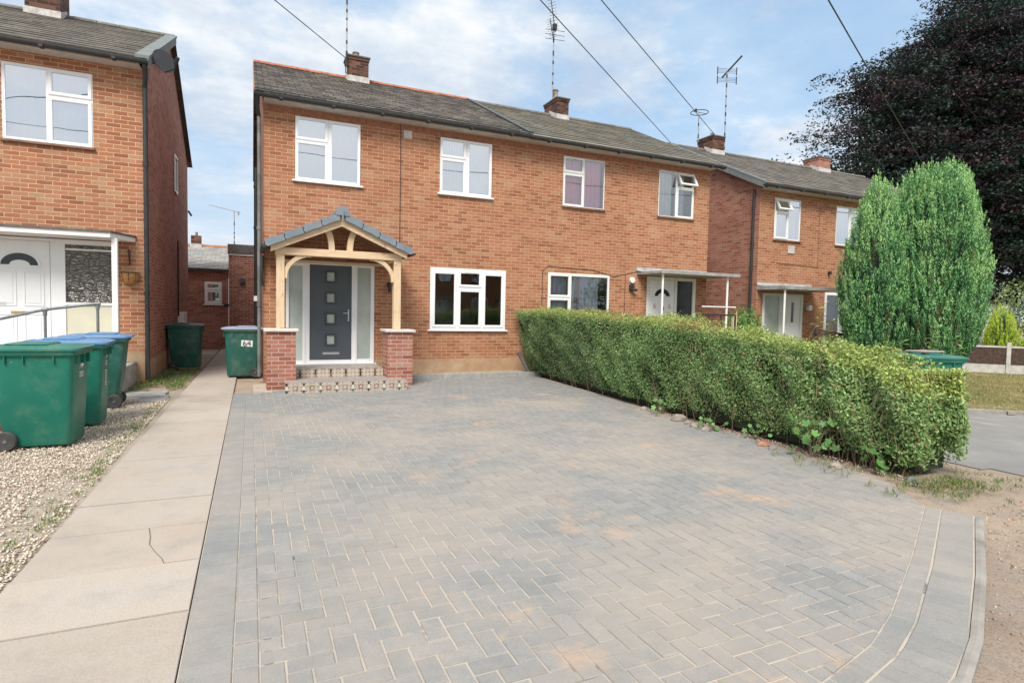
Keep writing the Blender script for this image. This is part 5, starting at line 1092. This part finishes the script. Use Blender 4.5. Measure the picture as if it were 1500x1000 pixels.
rl = thing('garden_railing', 'low dark railing in front of the white door with red figures', 'railing', (10.5, -1.2, -.3)); MB().box(10.1, 11.4, -1.32, -1.29, 1.5, 1.54).build('rail', M['black_metal'], rl)
for x_ in (10.12, 10.5, 10.9, 11.38): MB().box(x_-.015, x_+.015, -1.318, -1.292, -.33, 1.499).build('post', M['black_metal'], rl)
fr_ = thing('rail_fence', 'dark brown sloping rail fence in front of the house beyond the gap', 'fence', (14, -1.5, -.33))
m = MB(); m.prism([(13.5, 1.08), (16.3, .74), (16.3, .88), (13.5, 1.22)], -2.0, -1.96); m.build('rail', M['fence_wood'], fr_)
for x_ in (13.55, 14.9, 16.25): MB().box(x_-.04, x_+.04, -1.959, -1.88, -.35, 1.26-.12*(x_-13.5)).build('post', M['fence_wood'], fr_)
st = thing('garden_stakes', 'bundle of pale wooden stakes standing in the shrub', 'stakes', (11.75, -.9, -.33))
for i in range(4): MB().tube([(11.7+.05*i, -.9, -.33), (11.66+.07*i, -.92+.02*i, 1.45+.06*i)], .012, 6).build('stake', M['oak'], st)

# ------------------------------------------------------------------ conifers
def conifer(label, cx, cy, z0, H, Rm, nplume, seed, cat='conifer', prof=None, cols=((.065, .18, .08), (.19, .42, .17), (.38, .6, .25)), ps=1.0, per=70, group='conifers on the right', lift=.55):
    r = np.random.default_rng(seed); t_ = thing('conifer_tree', label, cat, (cx, cy, z0), group)
    prof = prof or ([0, .08, .25, .45, .62, .78, .9, .97, 1], [.66, .86, 1.0, 1.0, .97, .88, .68, .42, .06])
    f = r.random(nplume*2)*.97; rad = np.interp(f, *prof); keep = r.random(len(f)) < rad/rad.max(); f = f[keep][:nplume]; rad = rad[keep][:nplume]; k_ = len(f); q = r.uniform(0, 2*math.pi, k_)
    lump = .93+.12*np.sin(3*q+2*f*3+seed)+.05*np.sin(7*q+seed)
    B0 = np.stack([cx+Rm*rad*lump*np.cos(q)*.97, cy+Rm*rad*lump*np.sin(q)*.97, z0+.1+lift+f*(H-.35-lift)], 1); out_ = np.stack([np.cos(q), np.sin(q), np.zeros(k_)], 1)
    ax = unit(np.stack([np.zeros(k_), np.zeros(k_), np.ones(k_)], 1)+out_*r.uniform(.05, .32, (k_, 1))-out_*(f[:, None]**3)*.3+r.normal(0, .08, (k_, 3)))
    PL_ = r.uniform(.32, .7, k_)*ps; PR = r.uniform(.05, .105, k_)*ps
    s_ = r.random((k_, per)); wr = np.sin(np.clip(s_*.93+.07, 0, 1)*math.pi)**.7*(1-.45*s_); dd = r.normal(size=(k_, per, 3)); dd /= np.linalg.norm(dd, axis=2, keepdims=True)
    P = B0[:, None]+ax[:, None]*(s_*PL_[:, None])[..., None]+dd*(wr*PR[:, None])[..., None]+out_[:, None]*.02
    n_ = k_*per; P = P.reshape(-1, 3); dd = dd.reshape(-1, 3); T = np.repeat(ax, per, 0)*1.2+dd*.8+r.normal(0, .25, (n_, 3)); cols = np.array(cols)
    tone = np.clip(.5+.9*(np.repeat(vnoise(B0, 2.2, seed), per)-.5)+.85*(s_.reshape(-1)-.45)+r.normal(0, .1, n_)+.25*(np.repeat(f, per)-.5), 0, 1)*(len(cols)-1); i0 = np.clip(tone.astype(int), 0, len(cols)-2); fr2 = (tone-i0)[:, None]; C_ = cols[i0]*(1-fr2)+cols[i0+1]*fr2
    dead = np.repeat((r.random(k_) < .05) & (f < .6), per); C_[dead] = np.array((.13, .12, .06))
    L_ = r.uniform(.045, .085, n_)*ps; leaves('crown', P, dd, T, L_, L_*.28, C_, M['needle'], t_, .3)
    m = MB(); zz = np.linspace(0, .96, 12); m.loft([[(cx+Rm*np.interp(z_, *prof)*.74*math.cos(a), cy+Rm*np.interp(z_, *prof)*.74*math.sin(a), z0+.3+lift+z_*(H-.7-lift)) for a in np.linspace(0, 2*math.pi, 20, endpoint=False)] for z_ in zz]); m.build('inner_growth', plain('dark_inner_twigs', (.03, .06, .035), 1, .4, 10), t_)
    MB().tube([(cx, cy, z0-.05), (cx, cy, z0+1.2)], [.12, .1], 8).build('trunk', M['bark'], t_); return t_
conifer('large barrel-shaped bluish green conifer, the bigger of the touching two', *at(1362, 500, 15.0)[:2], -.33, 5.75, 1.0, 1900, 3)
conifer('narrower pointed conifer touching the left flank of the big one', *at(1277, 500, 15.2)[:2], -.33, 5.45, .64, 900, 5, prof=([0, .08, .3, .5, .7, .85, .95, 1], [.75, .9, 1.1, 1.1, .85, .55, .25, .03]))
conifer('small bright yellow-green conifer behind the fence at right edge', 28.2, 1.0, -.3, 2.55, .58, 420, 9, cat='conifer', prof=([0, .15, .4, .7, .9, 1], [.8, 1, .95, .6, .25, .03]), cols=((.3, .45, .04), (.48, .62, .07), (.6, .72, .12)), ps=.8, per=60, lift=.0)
# leafy sprig overhanging in front of the conifer
sp = thing('sapling', 'pale leafy sapling shoots standing above the hedge in front of the conifer', 'sapling', (11.3, -5.2, -.33)); m = MB(); LP, LT = [], []
for i, (x_, y_, zt, lean) in enumerate(((10.9, -6.3, 1.28, .1), (11.3, -6.6, 1.22, -.1), (10.6, -5.9, 1.12, .15), (9.9, -4.7, 1.85, .35), (9.95, -4.75, 1.5, .4))):
    tip = Vector((x_+lean, y_-lean*.4, zt)); m.tube([(x_, y_, -.33), (x_, y_, zt*.6), tuple(tip)], [.012, .008, .004], 5, False)
    for k_ in range(14): a = k_*2.4; f = .72+.28*k_/13; b = Vector((x_, y_, zt*.6)).lerp(tip, (f-.6)/.4); LP.append((b.x+.07*math.cos(a), b.y+.07*math.sin(a), b.z)); LT.append((math.cos(a), math.sin(a), .5))
m.build('stems', M['twig'], sp); LP = np.array(LP); leaves('foliage', LP, np.tile([0, 0, 1.], (len(LP), 1))+rng.normal(0, .2, (len(LP), 3)), np.array(LT), .15, .05, np.tile([.2, .33, .09], (len(LP), 1)), M['leaf'], sp)

# ------------------------------------------------------------------ fence beyond the lawn
fn = thing('panel_fence', 'dark boarded fence with concrete posts and gravel boards beyond the lawn', 'fence', (24, -.5, -.33)); fd = Vector((.62, -.785, 0)); f0 = Vector((21.2, 3.2, -.35))
def fbox(m, s0, s1, t0, t1, z0, z1):
    nrm = Vector((fd.y, -fd.x, 0)); q = [f0+fd*s0+nrm*t0, f0+fd*s1+nrm*t0, f0+fd*s1+nrm*t1, f0+fd*s0+nrm*t1]; m.loft([[(p.x, p.y, -.35+z0) for p in q], [(p.x, p.y, -.35+z1) for p in q]])
for i in range(6):
    s0 = i*1.85-.22
    m = MB(); fbox(m, s0, s0+.12, -.06, .06, 0, 1.12); orient(m.build('post', M['fence_conc'], fn))
    m = MB(); fbox(m, s0+.125, s0+1.845, -.025, .025, 0, .32); orient(m.build('gravel_board', M['fence_conc'], fn))
    m = MB()
    for k_ in range(14): fbox(m, s0+.13+k_*.122, s0+.13+k_*.122+.118, -.012-.004*(k_ % 2), .012, .325, .92)
    orient(m.build('board_panel', M['fence_wood'], fn))
    m = MB(); fbox(m, s0+.125, s0+1.845, -.035, .035, .925, .99); orient(m.build('top_rail', M['fence_conc'], fn))
gp = bush('shrub', 'dark green shrub behind the fence, left of the yellow conifer', 'shrub', (28.5, 4.2, -.3), (2.2, 1.3, 1.5), 5000, .13, [(.035, .09, .03), (.06, .13, .04)])
bush('shrub', 'mid green shrub behind the fence, right of the yellow conifer', 'shrub', (32.5, -.6, -.3), (2.6, 1.6, 1.6), 5000, .13, [(.05, .12, .04), (.08, .17, .06)])
bush('climber', 'green trailing branch hanging over the concrete fence rail', 'climber', (23.1, .35, .35), (.7, .3, .38), 700, .08, [(.1, .2, .05), (.07, .15, .05)])
bush('shrub', 'pale leafy shrub far behind the fence under the dark tree', 'shrub', (40, 4.0, -.3), (5, 3, 2.2), 6000, .2, [(.14, .2, .07), (.24, .3, .12)])
o = MB().box(26.6, 26.75, 1.3, 1.45, -.35, 1.15).build('white_post', M['white_paint']); tag(o, 'single white post behind the fence beside the conifer', 'post')

# ------------------------------------------------------------------ copper beech
def beech(label, lobes, trunk, nclump, per, leaf, seed, cols, group=None, name='beech_tree', core=True):
    r = np.random.default_rng(seed); t_ = thing(name, label, 'tree', trunk, group); Cc = []; Oo = []; vol = np.array([l[3]*l[4]*l[5] for l in lobes]); n0 = nclump*6; pick = r.choice(len(lobes), n0, p=vol**.8/(vol**.8).sum())
    L_ = np.array([l[:6] for l in lobes])[pick]; d = unit(r.normal(size=(n0, 3))); rr_ = r.random(n0)**.3; Cc = L_[:, :3]+d*rr_[:, None]*L_[:, 3:6]
    view = unit(Cc[:1]*0+np.array(lobes[0][:3])-np.array(CAM)); pr = np.where(d@view[0] > .25, .25, 1.)      # thinner on the side turned away
    side = (Cc-np.array(CAM))@np.array(r2)/((Cc-np.array(CAM))@np.array(fwd)); pr = pr*np.where(side > 1.0, .2, 1.) if core else pr
    kk = np.nonzero(r.random(n0) < pr)[0][:nclump]; Cc, d = Cc[kk], d[kk]; nclump = len(kk)
    sx = r.uniform(.6, 1.5, nclump)*leaf*3.9 if core else r.uniform(.6, 1.5, nclump)*leaf*4; q = d.copy(); q[:, 2] *= .3; q = unit(q)
    u_ = r.normal(size=(nclump, per, 3)); u_ /= np.maximum(1, np.linalg.norm(u_, axis=2, keepdims=True)/1.0); al = (u_*q[:, None]).sum(2, keepdims=True)
    u_ = u_+q[:, None]*al*1.5; u_[..., 2] *= .34; u_[..., 2] -= .25*np.abs(al[..., 0]); P = (Cc[:, None]+u_*sx[:, None, None]).reshape(-1, 3); n_ = len(P)
    cols = np.array(cols); ci = r.random(nclump)*(len(cols)-1); ci = np.clip(ci, 0, len(cols)-1.001); i0 = ci.astype(int); fr2 = (ci-i0)[:, None]; cc = cols[i0]*(1-fr2)+cols[i0+1]*fr2; C_ = np.repeat(cc, per, 0)*r.uniform(.8, 1.2, (n_, 1))
    N_ = np.tile([0, 0, 1.], (n_, 1))+r.normal(0, .55, (n_, 3)); Lf_ = r.uniform(.6, 1.3, n_)*leaf; leaves('crown', P, N_, r.normal(size=(n_, 3)), Lf_, Lf_*.62, C_, M['beech'], t_, .15)
    m = MB(); tx, ty, tz = trunk; zc = min(l[2] for l in lobes)
    m.tube([(tx, ty, tz-.3), (tx+.1, ty, tz+zc*.3), (tx-.1, ty+.2, tz+zc*.8), (tx+.3, ty, tz+zc*1.6)], [.9, .65, .5, .2], 12); m.build('trunk', M['bark'], t_, smooth=True)
    m = MB()
    for i in range(130 if core else 20):
        tgt = Cc[r.integers(0, nclump)]; b = Vector((tx, ty, tz+zc*r.uniform(.35, 1.1))); e__ = Vector(tgt); mid = b.lerp(e__, .5)+Vector((0, 0, r.uniform(.3, 1.5))); m.tube([tuple(b), tuple(mid), tuple(e__)], [.15, .08, .02], 5, False)
    m.build('limbs', M['bark'], t_)
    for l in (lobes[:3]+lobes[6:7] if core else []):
        m = MB(); m.loft([[(l[0]+l[3]*.5*math.cos(a)*math.cos(e), l[1]+l[4]*.4*math.sin(a)*math.cos(e), l[2]+l[5]*.5*math.sin(e)) for a in np.linspace(0, 2*math.pi, 14, endpoint=False)] for e in np.linspace(-1.5, 1.5, 8)]); m.build('crown_shade_core', M['crown_core'], t_)  # solid filler bodies, blackened to stand for shade between the leaves
    return t_
lobes = []
for (px, py, d, rx, rz) in ((1490, 330, 40, 205, 120), (1500, 160, 41, 225, 130), (1420, 130, 40, 125, 95), (1330, 180, 38, 105, 80), (1290, 260, 37, 85, 60), (1560, 20, 42, 170, 110), (1400, 300, 38, 150, 90), (1440, 70, 40, 95, 60), (1222, 212, 36, 34, 20), (1650, 250, 42, 170, 170), (1270, 130, 38, 40, 35)):
    c_ = at(px, py, d); lobes.append((c_.x, c_.y, c_.z, rx*d/cf, rx*d/cf*.8, rz*d/cf))
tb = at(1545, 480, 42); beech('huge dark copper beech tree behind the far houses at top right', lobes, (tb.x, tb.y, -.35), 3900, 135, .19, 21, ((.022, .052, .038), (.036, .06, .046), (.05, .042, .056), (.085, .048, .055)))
# garden trees across the road behind the camera, seen mirrored in the ground floor window
def copy_tree(o, parent=None):
    c = o.copy(); COL.objects.link(c); c.parent = parent
    for ch in o.children: copy_tree(ch, c)
    return c
for i, x_ in enumerate((14, 19.76, 25.52)):
    c = copy_tree(Dn); c.rotation_euler = (0, 0, math.pi); c.location = (x_, -36, 0); c['label'] = 'brick house across the road behind the viewpoint, %s of three' % ('left', 'middle', 'right')[i]; c['group'] = 'brick houses across the road'
for i, (x_, y_, s_) in enumerate(((-6, -33, .9), (5, -34, .8), (34, -33, .9))):
    lb = [(x_, y_, 3.6*s_, 3.9*s_, 2.8*s_, 2.6*s_), (x_+1.2, y_, 5.2*s_, 2.4*s_, 2.*s_, 1.6*s_)]
    beech('green garden tree across the road behind the viewpoint, one of a row', lb, (x_, y_, 0), 260, 36, .34, 40+i, ((.1, .17, .06), (.18, .26, .09), (.28, .34, .13)), 'garden trees across the road', 'garden_tree', core=False)
    # the verge opposite
sheet('verge', [-40, -20, 0, 20, 60], [-32, -26, -23], .01, M['lawn'])

# ------------------------------------------------------------------ sky, sun
w = bpy.data.worlds.new('World'); scene.world = w; w.use_nodes = True; t = w.node_tree; nn = t.nodes; nn.clear()
SUN_EL, SUN_AZ = 50, 212     # azimuth clockwise from +Y
sky = nn.new('ShaderNodeTexSky'); sky.sky_type = 'NISHITA'; sky.sun_disc = False; sky.sun_elevation = R(SUN_EL); sky.sun_rotation = R(SUN_AZ); sky.air_density = 1.0; sky.dust_density = 1.5; sky.ozone_density = 2
bg = nn.new('ShaderNodeBackground'); out = nn.new('ShaderNodeOutputWorld'); bg.inputs[1].default_value = .1
tc = nn.new('ShaderNodeTexCoord'); sp_ = nn.new('ShaderNodeSeparateXYZ'); t.links.new(tc.outputs['Generated'], sp_.inputs[0])
def mth(op, a, b):
    m_ = nn.new('ShaderNodeMath'); m_.operation = op
    for i, v in enumerate((a, b)):
        if isinstance(v, (int, float)): m_.inputs[i].default_value = v
        else: t.links.new(v, m_.inputs[i])
    return m_.outputs[0]
zc = mth('ADD', mth('MAXIMUM', sp_.outputs[2], 0.0), .16); cmb = nn.new('ShaderNodeCombineXYZ'); t.links.new(mth('DIVIDE', sp_.outputs[0], zc), cmb.inputs[0]); t.links.new(mth('DIVIDE', sp_.outputs[1], zc), cmb.inputs[1]); cmb.inputs[2].default_value = 3.1
def nz(scale, detail, rough, off):
    mp = nn.new('ShaderNodeMapping'); mp.inputs['Location'].default_value = off; t.links.new(cmb.outputs[0], mp.inputs[0]); n_ = nn.new('ShaderNodeTexNoise'); n_.inputs['Scale'].default_value = scale; n_.inputs['Detail'].default_value = detail; n_.inputs['Roughness'].default_value = rough; t.links.new(mp.outputs[0], n_.inputs['Vector']); return n_.outputs['Fac']
def rmp(f, st):
    r_ = nn.new('ShaderNodeValToRGB'); e = r_.color_ramp.elements
    while len(e) < len(st): e.new(.5)
    for i, (p, c_) in enumerate(st): e[i].position = p; e[i].color = (*c_, 1) if isinstance(c_, tuple) else (c_, c_, c_, 1)
    t.links.new(f, r_.inputs[0]); return r_.outputs[0]
def mixc(f, a, b, mode='MIX'):
    m_ = nn.new('ShaderNodeMix'); m_.data_type = 'RGBA'; m_.blend_type = mode
    for v, i in ((f, 0), (a, 6), (b, 7)):
        if isinstance(v, (int, float)): m_.inputs[i].default_value = v
        elif isinstance(v, tuple): m_.inputs[i].default_value = (*v, 1)
        else: t.links.new(v, m_.inputs[i])
    return m_.outputs[2]
back = rmp(mth('MULTIPLY', sp_.outputs[1], -1.0), [(-.0, 0.), (.3, .8)])
cloud = mth('MAXIMUM', rmp(nz(1.15, 10, .6, (2.3, 1.2, 0)), [(.40, .36), (.50, .96)]), back)
tone = mixc(back, rmp(nz(2.1, 9, .6, (5.1, 7.7, 0)), [(.36, (2.75, 3.2, 3.9)), (.47, (3.35, 3.75, 4.25)), (.55, (4.1, 4.35, 4.6)), (.64, (5.0, 5.0, 5.05))]), (4.9, 5.0, 5.2))
blue = mixc(.75, sky.outputs[0], (1.55, 2.9, 4.4))
col = mixc(cloud, blue, tone); haze = rmp(sp_.outputs[2], [(0.02, .75), (.3, .0)]); col = mixc(haze, col, (3.5, 3.9, 4.3))
t.links.new(col, bg.inputs[0]); t.links.new(bg.outputs[0], out.inputs[0])
sl = bpy.data.lights.new('sun', 'SUN'); sl.energy = 2.15; sl.angle = R(26); sl.color = (1, .94, .86); so = bpy.data.objects.new('sun', sl); COL.objects.link(so)
d = Vector((math.sin(R(SUN_AZ))*math.cos(R(SUN_EL)), math.cos(R(SUN_AZ))*math.cos(R(SUN_EL)), math.sin(R(SUN_EL)))); so.rotation_euler = d.to_track_quat('Z', 'Y').to_euler(); so.location = (0, -8, 20)
vs = scene.view_settings; vs.view_transform = 'Standard'; vs.look = 'None'; vs.gamma = 1; vs.exposure = 1.08; vs.use_curve_mapping = False
scene.render.engine = 'CYCLES'; scene.cycles.max_bounces = 6; scene.cycles.transparent_max_bounces = 12
